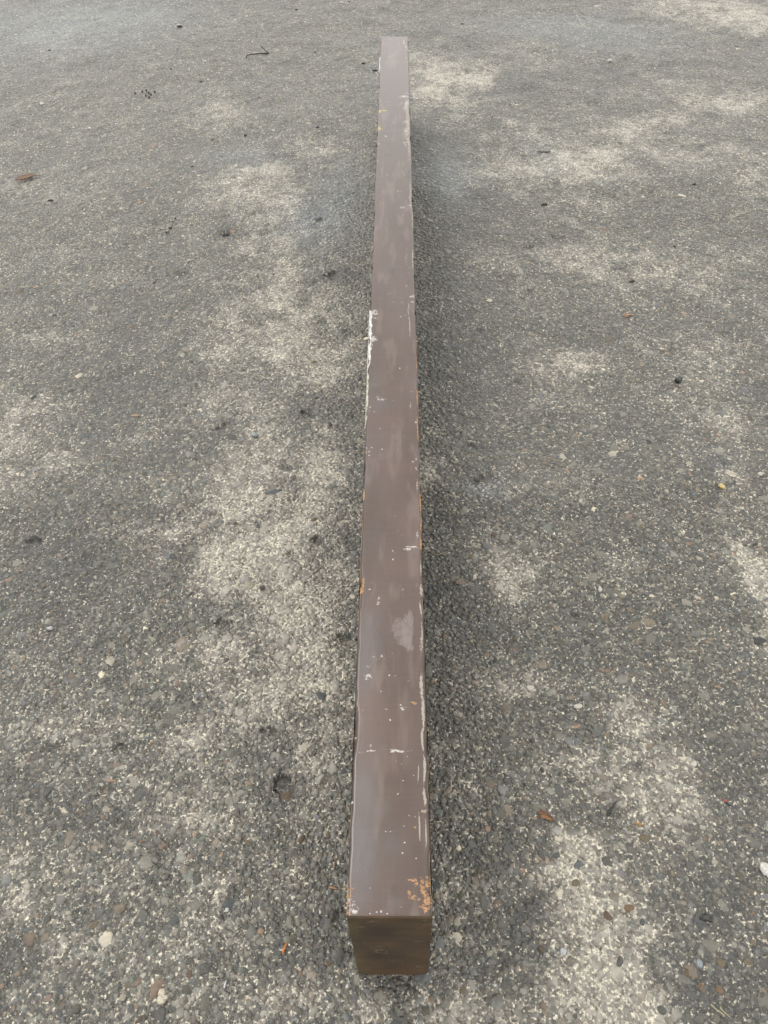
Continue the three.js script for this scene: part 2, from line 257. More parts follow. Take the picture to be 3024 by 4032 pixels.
    const sb = 0.8 + 0.35 * n4;
    r = lerp(r, 0.66 * sb, sand * 0.85); g = lerp(g, 0.61 * sb, sand * 0.85); b = lerp(b, 0.48 * sb, sand * 0.85);
    h += sand * 0.4;
    if (sheenTint > 0) { r = lerp(r, r + 0.044, sheenTint); g = lerp(g, g + 0.062, sheenTint); b = lerp(b, b + 0.080, sheenTint); }  // sheen and bluish tint added into the colour
    if (pit > 0) { const k = Math.min(0.2, pit * 25); r = lerp(r, 0.05, k); g = lerp(g, 0.047, k); b = lerp(b, 0.041, k); }  // shade of the hollows painted in, stronger with depth
    color[at * 4] = enc(r); color[at * 4 + 1] = enc(g); color[at * 4 + 2] = enc(b); color[at * 4 + 3] = 255;
    height[at] = h * 0.0016 - pit;
    const q = Math.max(0, Math.min(255, Math.round((h + 1.8) / 3.9 * 255)));
    bump[at * 4] = bump[at * 4 + 1] = bump[at * 4 + 2] = q; bump[at * 4 + 3] = 255;
  }
  const at = (x, z) => {                                    // mean of 3 x 3 texels, metres
    const u = Math.max(1, Math.min(W - 2, Math.floor((x - x0) / px))), v = Math.max(1, Math.min(H - 2, Math.floor((zn - z) / px)));
    let s = 0; for (let a = -1; a <= 1; a++) for (let e = -1; e <= 1; e++) s += height[(v + a) * W + u + e]; return s / 9;
  };
  const m = new THREE.MeshStandardMaterial({ map: texture(color, W, H, true, !!period), bumpMap: texture(bump, W, H, false, !!period), bumpScale: 0.0039 * 1.1, roughness: 0.54 });
  return { x0, x1, zn, zf, at, material: m };
}
const BANDS = [layBand(-1.16, 1.16, 0.05, -1.55, 0.00115), layBand(-1.8, 1.8, -1.55, -3.4, 0.0018), layBand(-2.8, 2.8, -3.4, -6.9, 0.00275)];
const OUTER = layBand(0, 1.7, 1.7, 0, 1.7 / 1024, 1.7);
function groundY(x, z) {
  const b = BANDS.find((k) => x > k.x0 && x < k.x1 && z <= k.zn && z >= k.zf);
  return undulation(x, z) + (b ? b.at(x, z) : 0);
}
function bandGeometry(b, step) {
  const nx = Math.round((b.x1 - b.x0) / step), nz = Math.round((b.zn - b.zf) / step), row = nx + 3;
  const pos = new Float32Array(row * (nz + 3) * 3), uv = new Float32Array(row * (nz + 3) * 2), idx = new Uint32Array((nx + 2) * (nz + 2) * 6);
  const Y = new Float32Array((nx + 1) * (nz + 1)), nor = new Float32Array(row * (nz + 3) * 3), dx = (b.x1 - b.x0) / nx, dz = (b.zf - b.zn) / nz;
  for (let j = 0; j <= nz; j++) for (let i = 0; i <= nx; i++) { const x = b.x0 + dx * i, z = b.zn + dz * j; Y[j * (nx + 1) + i] = undulation(x, z) + b.at(x, z); }
  for (let j = -1, n = 0; j <= nz + 1; j++) for (let i = -1; i <= nx + 1; i++, n++) {
    const ii = Math.max(0, Math.min(nx, i)), jj = Math.max(0, Math.min(nz, j)), x = lerp(b.x0, b.x1, ii / nx), z = lerp(b.zn, b.zf, jj / nz);
    const skirt = ii !== i || jj !== j;
    pos.set([x, Y[jj * (nx + 1) + ii] - (skirt ? 0.03 : 0), z], n * 3);
    const il = Math.max(0, ii - 1), ir = Math.min(nx, ii + 1), ja = Math.max(0, jj - 1), jb = Math.min(nz, jj + 1), w = nx + 1;
    const gx = (Y[jj * w + ir] - Y[jj * w + il]) / ((ir - il) * dx), gz = (Y[jb * w + ii] - Y[ja * w + ii]) / ((jb - ja) * dz), l = Math.hypot(gx, 1, gz);
    nor.set([-gx / l, 1 / l, -gz / l], n * 3); uv.set([ii / nx, jj / nz], n * 2);
  }
  let k = 0;
  for (let j = 0; j < nz + 2; j++) for (let i = 0; i < nx + 2; i++) { const a = j * row + i; idx.set([a, a + 1, a + row, a + 1, a + row + 1, a + row], k); k += 6; }
  const g = new THREE.BufferGeometry();
  g.setAttribute('position', new THREE.BufferAttribute(pos, 3)); g.setAttribute('normal', new THREE.BufferAttribute(nor, 3)); g.setAttribute('uv', new THREE.BufferAttribute(uv, 2)); g.setIndex(new THREE.BufferAttribute(idx, 1));
  return g;
}
function outerGeometry() {                                   // the rest of the yard, out to the horizon
  const xs = [-120, -30, -10, -5, -2.8, -1.8, -1.16, 1.16, 1.8, 2.8, 5, 10, 30, 120], zs = [120, 30, 10, 4, 1.5, 0.05, -1.55, -3.4, -6.9, -10, -30, -120];
  const pos = [], uv = [], idx = [];
  for (let j = 0; j < zs.length - 1; j++) for (let i = 0; i < xs.length - 1; i++) {
    const cx = (xs[i] + xs[i + 1]) / 2, cz = (zs[j] + zs[j + 1]) / 2;
    if (BANDS.some((b) => cx > b.x0 && cx < b.x1 && cz < b.zn && cz > b.zf)) continue;
    const n = pos.length / 3;
    for (const [x, z] of [[xs[i], zs[j]], [xs[i + 1], zs[j]], [xs[i + 1], zs[j + 1]], [xs[i], zs[j + 1]]]) { pos.push(x, -0.001, z); uv.push(x / 1.7, -z / 1.7); }
    idx.push(n, n + 1, n + 2, n, n + 2, n + 3);
  }
  const g = new THREE.BufferGeometry();
  g.setAttribute('position', new THREE.Float32BufferAttribute(pos, 3)); g.setAttribute('uv', new THREE.Float32BufferAttribute(uv, 2));
  g.setIndex(new THREE.BufferAttribute(new Uint32Array(idx), 1)); g.computeVertexNormals(); return g;
}
const ground = mesh('ground', mergeGeometries([bandGeometry(BANDS[0], 0.003), bandGeometry(BANDS[1], 0.0045), bandGeometry(BANDS[2], 0.008), outerGeometry()], true), [...BANDS.map((b) => b.material), OUTER.material]);
ground.userData = { label: 'worn grey asphalt of exposed stones with pale dusty and dark patches', kind: 'structure' };
scene.add(ground);

// ---------------------------------------------------------------- larger stones bedded in the asphalt (parts of the ground)
const SPECK = (() => {
  const n = 64, d = new Uint8Array(n * n * 4), r = rng(5);
  for (let i = 0; i < n * n; i++) { const x = i % n, y = (i / n) | 0, v = 165 + 60 * noise(x * 0.25, y * 0.25) + 45 * (r() - 0.5); d.set([v, v, v, 255], i * 4); }
  return texture(d, n, n, true, true);
})();
const stuff = (r, g, b, rough = 0.85, extra = {}) => new THREE.MeshStandardMaterial({ color: new THREE.Color().setRGB(r, g, b), roughness: rough, map: SPECK, bumpMap: SPECK, bumpScale: 0.0004, ...extra });
function rock(seed, sx, sy, sz, detail = 1, rough = 0.22) {  // an irregular stone with flattened, faceted sides
  const g0 = new THREE.IcosahedronGeometry(1, detail); g0.deleteAttribute('normal');
  const g = mergeVertices(g0, 1e-4), p = g.attributes.position, r = rng(seed), cuts = [];
  for (let k = 0; k < 7; k++) { const a = r() * 6.28, y = r() * 1.6 - 0.8, q = Math.sqrt(1 - y * y); cuts.push([Math.cos(a) * q, y, Math.sin(a) * q, 0.62 + r() * 0.3]); }
  const v = new THREE.Vector3();
  for (let i = 0; i < p.count; i++) {
    v.fromBufferAttribute(p, i).multiplyScalar(1 + (noise(v.x * 2 + seed * 3.1 + 50, v.z * 2 + v.y * 1.7 + 50) - 0.5) * rough * 2);
    for (const c of cuts) { const d = v.x * c[0] + v.y * c[1] + v.z * c[2] - c[3]; if (d > 0) v.addScaledVector(new THREE.Vector3(c[0], c[1], c[2]), -d * 0.85); }
    p.setXYZ(i, v.x * sx, v.y * sy, v.z * sz);
  }
  const f = g.toNonIndexed(); f.computeVertexNormals(); return f;
}
const STONE_TONES = {
  grey: stuff(0.125, 0.122, 0.108), olive: stuff(0.132, 0.123, 0.094), dark: stuff(0.075, 0.074, 0.068), blue: stuff(0.112, 0.120, 0.119), tan: stuff(0.20, 0.16, 0.105),
  brown: stuff(0.145, 0.105, 0.072), orange: stuff(0.22, 0.145, 0.088), pale: stuff(0.40, 0.36, 0.28), slate: stuff(0.16, 0.17, 0.165), dusty: stuff(0.23, 0.21, 0.175), sandy: stuff(0.29, 0.26, 0.21), white: stuff(0.66, 0.62, 0.54), pink: stuff(0.30, 0.22, 0.18),
};
const STONE_SHAPES = Array.from({ length: 9 }, (_, i) => rock(200 + i, 1, 0.42, 1));
function bed(x, z, w, kind, shape, aspect = 0.75, turn = 0, proud = 0.0012) {
  const m = mesh(numbered('stone'), STONE_SHAPES[shape % 9], STONE_TONES[kind], ground), r = w / 2;
  m.scale.set(r, r, r * aspect); m.rotation.y = turn;
  m.position.set(x, groundY(x, z) + proud - r * 0.30, z);
}
// those that stand out in the photograph: [x, z, width, colour, turn, aspect]
[[-0.362, -1.239, 0.046, 'pale', 0.3, 0.8], [-0.228, -0.668, 0.030, 'brown', 1.4, 1.3], [-0.334, -0.458, 0.030, 'blue', 0.2, 0.8], [-0.363, -0.348, 0.025, 'grey', 0, 1], [-0.395, -0.358, 0.024, 'grey', 0.7, 0.6],
  [-0.594, -0.429, 0.034, 'tan', 0.4, 0.6], [-0.615, -0.655, 0.017, 'pale', 1.2, 1.3], [-0.511, -0.304, 0.014, 'pale', 0, 1], [-0.306, -0.578, 0.020, 'tan', 0, 0.7], [-0.290, -0.582, 0.016, 'pale', 0.5, 0.7],
  [-0.544, -0.801, 0.013, 'orange', 0.2, 0.9], [-0.140, -0.585, 0.016, 'tan', 1, 0.9], [-0.318, -1.576, 0.066, 'slate', 0.15, 0.4], [-0.165, -0.905, 0.036, 'blue', 0.2, 0.8], [-0.893, -1.157, 0.024, 'grey', 0.4, 0.8],
  [0.425, -1.020, 0.027, 'olive', 0, 1.1], [0.545, -1.093, 0.022, 'tan', 0.3, 1], [0.540, -1.058, 0.019, 'pale', 0.9, 0.8], [0.687, -1.077, 0.022, 'blue', 0.4, 0.9], [0.906, -1.014, 0.045, 'dark', 0.2, 0.8],
  [0.551, -1.183, 0.026, 'white', 1.3, 0.55], [0.312, -1.045, 0.02, 'olive', 1.3, 0.7], [0.512, -0.557, 0.030, 'tan', 0.2, 0.75], [0.367, -0.507, 0.032, 'slate', 0.5, 1.05], [0.356, -0.473, 0.025, 'tan', 0.3, 0.85],
  [0.425, -0.512, 0.030, 'grey', 1.2, 1.3], [0.451, -0.427, 0.024, 'orange', 0.2, 0.9], [0.404, -0.412, 0.021, 'brown', 0.4, 1.1], [0.600, -0.327, 0.018, 'tan', 0.1, 1], [0.584, -0.284, 0.014, 'orange', 0.9, 1.2],
  [0.552, -0.291, 0.016, 'orange', 1.2, 0.6], [0.723, -0.688, 0.028, 'olive', 0.9, 1.0], [0.397, -0.386, 0.018, 'white', 0.3, 0.8], [0.389, -0.392, 0.013, 'pale', 0.8, 0.9], [0.659, -0.711, 0.018, 'white', 0.6, 0.7],
  [0.434, -0.858, 0.022, 'white', 0.2, 0.8], [0.485, -0.821, 0.014, 'pale', 1.3, 0.7], [0.329, -0.907, 0.020, 'white', 0.1, 0.8], [0.708, -1.388, 0.020, 'tan', 0.8, 0.6], [0.487, -1.524, 0.015, 'pale', 0.4, 0.8],
  [0.719, -1.179, 0.015, 'pale', 0.2, 0.8], [-0.956, -3.640, 0.032, 'pale', 0, 1], [-1.541, -5.652, 0.046, 'pale', 0, 1], [0.46, -2.05, 0.03, 'olive', 0.2, 0.7], [-0.086, -1.470, 0.016, 'tan', 0.7, 0.6],
  [-0.121, -1.457, 0.012, 'tan', 0.2, 0.8], [0.30, -1.38, 0.022, 'brown', 0.4, 0.7], [-0.20, -1.46, 0.02, 'tan', 0.3, 0.8], [0.41, -0.335, 0.022, 'grey', 1.1, 0.6], [0.47, -0.40, 0.02, 'blue', 1.3, 0.6],
].forEach(([x, z, w, kind, turn, asp], i) => bed(x, z, w, kind, i, asp, turn, w > 0.02 ? 0.0012 : 0.0016));
{
  const r = rng(4242), mix = ['grey', 'grey', 'grey', 'olive', 'olive', 'olive', 'dark', 'dark', 'blue', 'blue', 'tan', 'brown', 'grey', 'pink', 'grey', 'olive', 'olive'];
  let n = 0, tries = 0;
  while (n < 215 && tries++ < 5000) {
    const z = -0.24 - 2.3 * Math.pow(r(), 1.7), x = (r() * 2 - 1) * (0.5 * (1.24 - z * 0.665));
    if (fromBeam(x, z) < 0.02) continue;
    const pick = mix[Math.floor(r() * mix.length)], pale = stain(MAPS.dust, x, z) > 0.28;
    bed(x, z, 0.013 + 0.013 * Math.pow(r(), 2) - z * 0.002, pale ? ['dusty', 'sandy', 'grey', 'dusty', 'sandy'][n % 5] : pick, n, 0.55 + r() * 0.55, r() * 6.28, 0.0002 + r() * 0.0009); n++;
  }
}

// ---------------------------------------------------------------- the timber
const beam = new THREE.Group();
beam.position.set(BEAM.x, 0.0012, BEAM.z); beam.rotation.y = -BEAM.yaw;
tag(beam, 'painted_timber', 'long straight brown painted timber with scuffed edges lying on the asphalt', 'timber');
const MARKS = [ // [kind, across mm, along m, half width mm, half length m, strength]
  ['bare', 36.8, 0.051, 6.9, 0.002, 1], ['bare', 42.5, 0.046, 4.1, 0.005, 0.9], ['bare', 51.5, 0.045, 4.3, 0.008, 0.9], ['bare', 60.6, 0.047, 3.3, 0.009, 1],
  ['bare', 55.3, 0.034, 7.4, 0.008, 0.9], ['bare', 57.5, 0.022, 5.9, 0.011, 1], ['bare', 53.2, 0.013, 7.3, 0.006, 0.9], ['bare', 54.6, 0.006, 3.2, 0.003, 0.9],
  ['bare', 29.9, 0.032, 2.6, 0.005, 0.9], ['bare', 35.6, 0.026, 7.3, 0.003, 0.8], ['bare', 43.7, 0.023, 4.9, 0.002, 0.7], ['bare', -63.7, 0.025, 2.3, 0.017, 1],
  ['bare', -64.9, 0.046, 2.0, 0.009, 1], ['bare', -59.6, 0.038, 5.8, 0.001, 0.9], ['bare', -60.0, 0.028, 4.9, 0.002, 0.6], ['bare', -63.5, 0.005, 2.6, 0.006, 0.9],
  ['bare', -67.8, 0.094, 1.4, 0.013, 0.9], ['bare', -66.4, 0.073, 1.3, 0.010, 0.7], ['bare', -54.9, -0.001, 7.2, 0.001, 0.7], ['bare', -52.6, 0.025, 3.3, 0.001, 0.4],
  ['white', -57.0, 0.013, 6.5, 0.009, 0.6], ['white', -51.9, 0.005, 4.9, 0.004, 0.9], ['white', -47.2, 0.011, 2.9, 0.004, 0.5], ['white', -29.2, 0.003, 1.6, 0.001, 1],
  ['white', -19.2, 0.005, 1.6, 0.001, 1], ['white', -12.8, 0.006, 1.6, 0.002, 1], ['white', -3.7, 0.003, 1.6, 0.001, 1], ['white', 19.9, 0.091, 1.7, 0.001, 1],
  ['white', 23.4, 0.107, 1.5, 0.001, 1], ['white', 42.8, 0.083, 1.2, 0.001, 1], ['white', -29.7, 0.039, 1.3, 0.001, 0.7], ['white', -61.4, 0.022, 2.0, 0.006, 0.7],
  ['white', 17.6, 0.012, 1.3, 0.001, 0.6], ['smudge', 6.2, 0.036, 7.4, 0.007, 0.5], ['smudge', 41.6, 0.096, 6.8, 0.010, 0.35], ['smudge', -41.5, 0.037, 19.7, 0.001, 0.3],
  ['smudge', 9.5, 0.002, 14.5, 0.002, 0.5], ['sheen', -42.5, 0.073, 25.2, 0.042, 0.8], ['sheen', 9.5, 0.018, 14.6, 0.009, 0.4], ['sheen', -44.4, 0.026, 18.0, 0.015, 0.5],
  ['white', -40.7, 0.426, 7.0, 0.006, 0.5], ['white', -43.2, 0.405, 8.9, 0.006, 0.8], ['white', -32.6, 0.419, 6.0, 0.007, 0.3], ['white', -9.0, 0.448, 22.2, 0.019, 0.2],
  ['white', -17.0, 0.448, 1.6, 0.005, 0.6], ['white', -2.7, 0.407, 2.0, 0.002, 0.9], ['white', 6.2, 0.405, 7.9, 0.004, 0.45], ['white', -13.1, 0.455, 12.1, 0.009, 0.2],
  ['white', -36.1, 0.270, 3.0, 0.002, 1], ['white', -34.1, 0.260, 7.0, 0.002, 1], ['white', 6.5, 0.261, 10.2, 0.003, 1], ['white', 18.5, 0.259, 5.5, 0.002, 0.8],
  ['white', 31.5, 0.261, 5.5, 0.002, 0.5], ['white', -51.6, 0.258, 4.6, 0.001, 0.7], ['white', 20.8, 0.340, 4.2, 0.003, 0.9], ['white', 17.9, 0.347, 1.5, 0.002, 0.9],
  ['white', 26.5, 0.342, 4.8, 0.002, 0.6], ['white', -7.0, 0.338, 3.8, 0.002, 0.6], ['white', -61.7, 0.337, 2.7, 0.001, 0.9], ['white', -52.1, 0.337, 4.8, 0.002, 0.6],
  ['white', -0.8, 0.318, 1.9, 0.002, 0.8], ['white', -17.7, 0.374, 1.6, 0.002, 0.8], ['white', 21.6, 0.208, 1.3, 0.001, 1], ['white', 23.4, 0.107, 1.4, 0.001, 1],
  ['white', 19.9, 0.091, 1.4, 0.001, 1], ['white', 42.8, 0.083, 1.3, 0.001, 0.9], ['white', -38.2, 0.359, 5.8, 0.015, 0.1], ['white', -61.8, 0.285, 4.7, 0.004, 0.5],
  ['white', -63.1, 0.172, 2.5, 0.002, 0.9], ['white', -6.9, 0.124, 1.7, 0.001, 0.8], ['white', 0.8, 0.124, 1.4, 0.001, 0.8], ['white', 22.4, 0.133, 1.4, 0.001, 0.8],
  ['white', 40.0, 0.217, 1.4, 0.001, 0.7], ['white', 29.5, 0.250, 1.5, 0.001, 0.6], ['white', 12.9, 0.185, 2.5, 0.003, 0.4], ['white', -66.3, 0.359, 2.3, 0.002, 0.9],
  ['white', 31.9, 0.396, 1.6, 0.002, 0.4], ['bare', 43.5, 0.351, 3.9, 0.003, 1], ['bare', 38.2, 0.353, 3.5, 0.001, 0.8], ['bare', 30.7, 0.150, 1.6, 0.001, 0.9],
  ['bare', 40.7, 0.148, 1.6, 0.001, 0.9], ['bare', 40.1, 0.131, 2.1, 0.002, 0.9], ['bare', 9.3, 0.242, 1.8, 0.002, 0.4], ['bare', 11.2, 0.224, 2.5, 0.002, 0.5],
  ['bare', 18.4, 0.233, 8.2, 0.008, 0.12], ['bare', 54.8, 0.156, 5.2, 0.003, 0.6], ['bare', 16.5, 0.205, 1.8, 0.001, 0.4], ['bare', -67.4, 0.097, 1.4, 0.021, 0.9],
  ['scuff', 56.2, 0.385, 3.1, 0.024, 0.9], ['scuff', 58.1, 0.338, 2.7, 0.027, 1], ['scuff', 58.2, 0.287, 2.2, 0.030, 0.9], ['scuff', 58.3, 0.229, 2.2, 0.024, 0.9],
  ['scuff', 58.0, 0.179, 2.5, 0.016, 0.9], ['scuff', 55.8, 0.158, 4.9, 0.003, 0.8], ['scuff', 47.4, 0.131, 1.4, 0.026, 0.7], ['scuff', 47.7, 0.220, 1.1, 0.022, 0.4],
  ['scuff', 57.0, 0.472, 2.8, 0.035, 0.4], ['scuff', 57.5, 0.122, 1.4, 0.027, 0.5], ['pale', 31.7, 0.486, 11.3, 0.026, 0.7], ['pale', 19.4, 0.491, 12.3, 0.017, 0.5],
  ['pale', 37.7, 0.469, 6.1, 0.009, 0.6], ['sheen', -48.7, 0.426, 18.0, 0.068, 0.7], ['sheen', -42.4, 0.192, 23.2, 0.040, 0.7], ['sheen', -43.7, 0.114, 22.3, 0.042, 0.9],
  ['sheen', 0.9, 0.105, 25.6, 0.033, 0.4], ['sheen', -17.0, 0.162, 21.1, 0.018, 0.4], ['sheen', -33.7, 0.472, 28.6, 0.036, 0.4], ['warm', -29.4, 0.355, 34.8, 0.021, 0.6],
  ['warm', -3.9, 0.307, 49.1, 0.033, 0.6], ['warm', 0.2, 0.238, 27.4, 0.023, 0.5], ['warm', 5.8, 0.187, 21.3, 0.016, 0.4], ['white', 33.8, 0.707, 7.2, 0.003, 1],
  ['white', 34.9, 0.713, 6.3, 0.001, 0.9], ['white', 45.1, 0.713, 6.8, 0.002, 1], ['white', 52.9, 0.710, 4.1, 0.001, 1], ['white', 3.0, 0.679, 2.0, 0.003, 0.8],
  ['white', 2.7, 0.702, 2.2, 0.002, 0.7], ['white', 6.3, 0.696, 1.8, 0.001, 0.6], ['white', -45.5, 0.603, 2.8, 0.002, 1], ['white', -25.0, 0.576, 4.7, 0.009, 0.6],
  ['white', -27.0, 0.566, 3.0, 0.002, 0.8], ['white', -21.0, 0.591, 3.4, 0.005, 0.4], ['white', -33.2, 0.612, 3.0, 0.002, 0.6], ['white', -40.9, 0.620, 2.2, 0.002, 0.5],
  ['white', -23.6, 1.010, 1.8, 0.002, 1], ['white', -48.3, 1.016, 1.8, 0.002, 1], ['white', -61.3, 1.001, 3.0, 0.007, 0.7], ['white', -54.0, 0.989, 3.0, 0.003, 0.7],
  ['white', 49.8, 0.966, 5.0, 0.005, 0.6], ['white', 56.2, 0.977, 5.0, 0.009, 0.45], ['white', 56.9, 0.943, 4.4, 0.007, 0.6], ['white', 55.8, 0.747, 3.2, 0.012, 0.6],
  ['white', -57.5, 0.792, 3.7, 0.004, 0.3], ['white', -8.9, 0.556, 2.5, 0.003, 0.4], ['white', 40.9, 0.562, 3.8, 0.002, 0.6], ['white', 51.3, 0.611, 4.8, 0.006, 0.5],
  ['white', 46.2, 0.638, 8.7, 0.016, 0.18], ['white', 29.0, 0.527, 1.3, 0.002, 0.8], ['white', 11.2, 0.528, 1.7, 0.002, 0.6], ['white', 23.7, 0.602, 1.3, 0.002, 0.8],
  ['white', 21.5, 0.744, 1.8, 0.002, 0.5], ['white', 6.6, 0.790, 2.8, 0.025, 0.2], ['white', 13.6, 0.765, 4.6, 0.018, 0.15], ['white', -17.0, 0.447, 22.2, 0.014, 0.2],
  ['white', -33.1, 0.443, 10.1, 0.007, 0.25], ['bare', -60.0, 0.617, 2.6, 0.019, 1], ['bare', -63.1, 0.597, 4.7, 0.003, 1], ['bare', -62.2, 0.604, 2.6, 0.011, 0.9],
  ['bare', -61.8, 1.000, 2.0, 0.007, 0.7], ['bare', 63.8, 1.048, 1.8, 0.022, 0.6], ['bare', 63.4, 0.840, 1.9, 0.035, 0.9], ['bare', 63.3, 0.777, 1.6, 0.034, 0.8],
  ['bare', 62.3, 0.726, 2.0, 0.026, 0.9], ['bare', -67.0, 0.917, 1.5, 0.048, 0.5], ['bare', -64.9, 0.766, 1.4, 0.067, 0.6], ['bare', 62.2, 0.899, 1.9, 0.013, 0.5],
  ['scuff', 60.8, 0.601, 3.0, 0.016, 0.9], ['scuff', 59.8, 0.557, 2.5, 0.023, 0.7], ['scuff', 60.8, 0.655, 1.8, 0.025, 0.5], ['scuff', 57.2, 0.892, 2.4, 0.030, 0.4],
  ['scuff', 59.5, 0.495, 2.1, 0.036, 0.5], ['pale', 31.9, 0.509, 11.4, 0.037, 0.85], ['pale', 17.4, 0.507, 17.6, 0.017, 0.8], ['pale', 37.4, 0.531, 5.9, 0.022, 0.9],
  ['pale', 13.3, 0.522, 10.4, 0.012, 0.6], ['pale', 29.6, 0.480, 12.3, 0.014, 0.8], ['pale', 37.6, 0.466, 5.7, 0.007, 0.8], ['pale', -7.5, 0.809, 9.4, 0.025, 0.15],
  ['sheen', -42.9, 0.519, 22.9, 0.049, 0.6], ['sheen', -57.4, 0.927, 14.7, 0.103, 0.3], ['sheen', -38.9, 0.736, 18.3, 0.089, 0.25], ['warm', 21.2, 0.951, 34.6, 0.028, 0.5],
  ['warm', 15.7, 0.664, 33.2, 0.028, 0.4], ['warm', 20.5, 0.781, 27.8, 0.049, 0.3], ['warm', -22.8, 0.570, 31.9, 0.015, 0.4], ['white', -55.4, 1.567, 10.6, 0.014, 1],
  ['white', -49.2, 1.561, 6.1, 0.006, 0.8], ['white', -50.3, 1.540, 8.4, 0.004, 0.8], ['white', -53.0, 1.445, 9.4, 0.012, 1], ['white', -45.6, 1.440, 4.7, 0.004, 0.7],
  ['white', -55.9, 1.416, 4.1, 0.011, 0.8], ['white', 54.9, 1.646, 8.1, 0.006, 0.9], ['white', 56.1, 1.618, 6.2, 0.004, 0.8], ['white', 58.0, 1.645, 4.7, 0.008, 0.6],
  ['white', 59.7, 1.818, 2.6, 0.036, 0.7], ['white', 60.5, 1.873, 2.3, 0.050, 0.6], ['white', 39.8, 1.701, 2.2, 0.003, 0.9], ['white', -10.4, 1.664, 5.6, 0.005, 0.5],
  ['white', -33.5, 1.635, 4.3, 0.007, 0.5], ['white', -57.6, 1.678, 6.3, 0.006, 0.4], ['white', 0.6, 1.619, 3.7, 0.005, 0.6], ['white', 26.8, 1.618, 3.1, 0.005, 0.6],
  ['white', 22.6, 1.546, 2.1, 0.003, 0.9], ['white', -3.7, 1.560, 4.8, 0.004, 0.5], ['white', 35.6, 1.554, 4.2, 0.005, 0.5], ['white', -29.0, 1.189, 8.6, 0.004, 0.9],
  ['white', -37.3, 1.199, 8.1, 0.004, 0.6], ['white', 0.6, 1.183, 4.3, 0.002, 0.7], ['white', -21.0, 1.193, 10.8, 0.008, 0.4], ['white', 48.0, 1.218, 3.3, 0.003, 0.9],
  ['white', 18.9, 1.314, 1.7, 0.003, 1], ['white', 17.0, 1.337, 4.5, 0.002, 0.6], ['white', -56.5, 1.153, 4.3, 0.016, 0.5], ['white', -44.3, 1.144, 1.6, 0.002, 0.9],
  ['white', 57.0, 1.103, 3.7, 0.009, 0.6], ['white', -30.2, 1.081, 1.6, 0.002, 0.8], ['white', 46.0, 1.689, 12.6, 0.034, 0.2], ['white', 50.2, 1.782, 9.7, 0.048, 0.25],
  ['white', 8.3, 1.646, 46.6, 0.022, 0.15], ['white', -59.9, 1.495, 2.4, 0.007, 0.8], ['white', 28.0, 1.052, 5.1, 0.008, 0.25], ['white', -54.3, 1.002, 3.0, 0.005, 0.8],
  ['white', -60.8, 1.011, 2.5, 0.009, 0.7], ['scuff', 44.8, 1.570, 2.4, 0.063, 0.4], ['scuff', 47.0, 1.497, 1.8, 0.070, 0.4], ['scuff', 44.7, 1.167, 2.1, 0.024, 0.3],
  ['scuff', 41.2, 1.868, 4.0, 0.075, 0.25], ['smudge', 0.1, 1.786, 12.9, 0.017, 0.6], ['smudge', -44.6, 1.964, 4.8, 0.002, 0.8], ['smudge', -14.0, 1.731, 11.1, 0.003, 0.5],
  ['smudge', -39.3, 1.714, 8.9, 0.010, 0.35], ['smudge', 8.3, 1.742, 9.6, 0.012, 0.3], ['smudge', -54.7, 1.319, 5.1, 0.007, 0.8], ['smudge', -43.8, 1.261, 11.0, 0.008, 0.5],
  ['smudge', -46.0, 1.231, 19.1, 0.012, 0.5], ['smudge', -55.1, 1.274, 3.9, 0.017, 0.4], ['smudge', -24.2, 1.239, 8.2, 0.007, 0.4], ['smudge', 23.5, 1.208, 1.9, 0.002, 0.6],
  ['smudge', 37.5, 1.111, 2.6, 0.008, 0.4], ['smudge', 10.0, 1.037, 5.1, 0.006, 0.3], ['bare', 62.0, 1.196, 1.6, 0.037, 0.9], ['bare', 62.2, 1.339, 1.1, 0.073, 0.6],
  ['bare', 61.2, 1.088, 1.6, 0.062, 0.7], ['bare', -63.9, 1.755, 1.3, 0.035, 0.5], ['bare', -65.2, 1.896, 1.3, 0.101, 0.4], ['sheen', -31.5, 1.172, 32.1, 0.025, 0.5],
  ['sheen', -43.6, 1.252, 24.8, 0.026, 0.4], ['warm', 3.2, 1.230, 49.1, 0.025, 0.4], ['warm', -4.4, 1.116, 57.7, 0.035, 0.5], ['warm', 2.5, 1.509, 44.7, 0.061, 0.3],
  ['white', 45.7, 3.765, 4.3, 0.025, 1], ['white', 52.6, 3.703, 3.8, 0.030, 0.9], ['white', 55.7, 3.667, 2.5, 0.010, 0.8], ['white', -24.3, 3.585, 11.7, 0.012, 0.7],
  ['white', 2.8, 3.607, 7.5, 0.012, 0.4], ['white', 54.8, 3.561, 5.0, 0.007, 0.8], ['white', 39.7, 3.116, 18.3, 0.013, 1], ['white', 49.5, 3.154, 6.1, 0.005, 0.8],
  ['white', 52.4, 3.047, 9.8, 0.033, 0.9], ['white', 31.8, 3.048, 8.3, 0.009, 0.7], ['white', 46.5, 3.001, 10.4, 0.028, 0.8], ['white', 46.2, 2.866, 5.8, 0.010, 0.9],
  ['white', 56.1, 2.849, 5.8, 0.052, 0.6], ['white', 44.8, 2.781, 5.7, 0.029, 0.8], ['white', 41.2, 2.675, 5.5, 0.008, 0.9], ['white', 43.1, 2.651, 4.8, 0.016, 0.6],
  ['white', -31.1, 2.736, 4.9, 0.007, 0.9], ['white', -11.6, 2.705, 24.4, 0.013, 0.3], ['white', -59.9, 2.671, 4.2, 0.013, 0.8], ['white', -59.3, 2.525, 2.7, 0.010, 0.7],
  ['white', -23.2, 2.414, 2.6, 0.006, 0.8], ['white', 31.1, 2.431, 4.6, 0.004, 0.7], ['white', 14.2, 2.290, 4.4, 0.005, 0.8], ['white', 28.5, 2.289, 12.7, 0.005, 0.4],
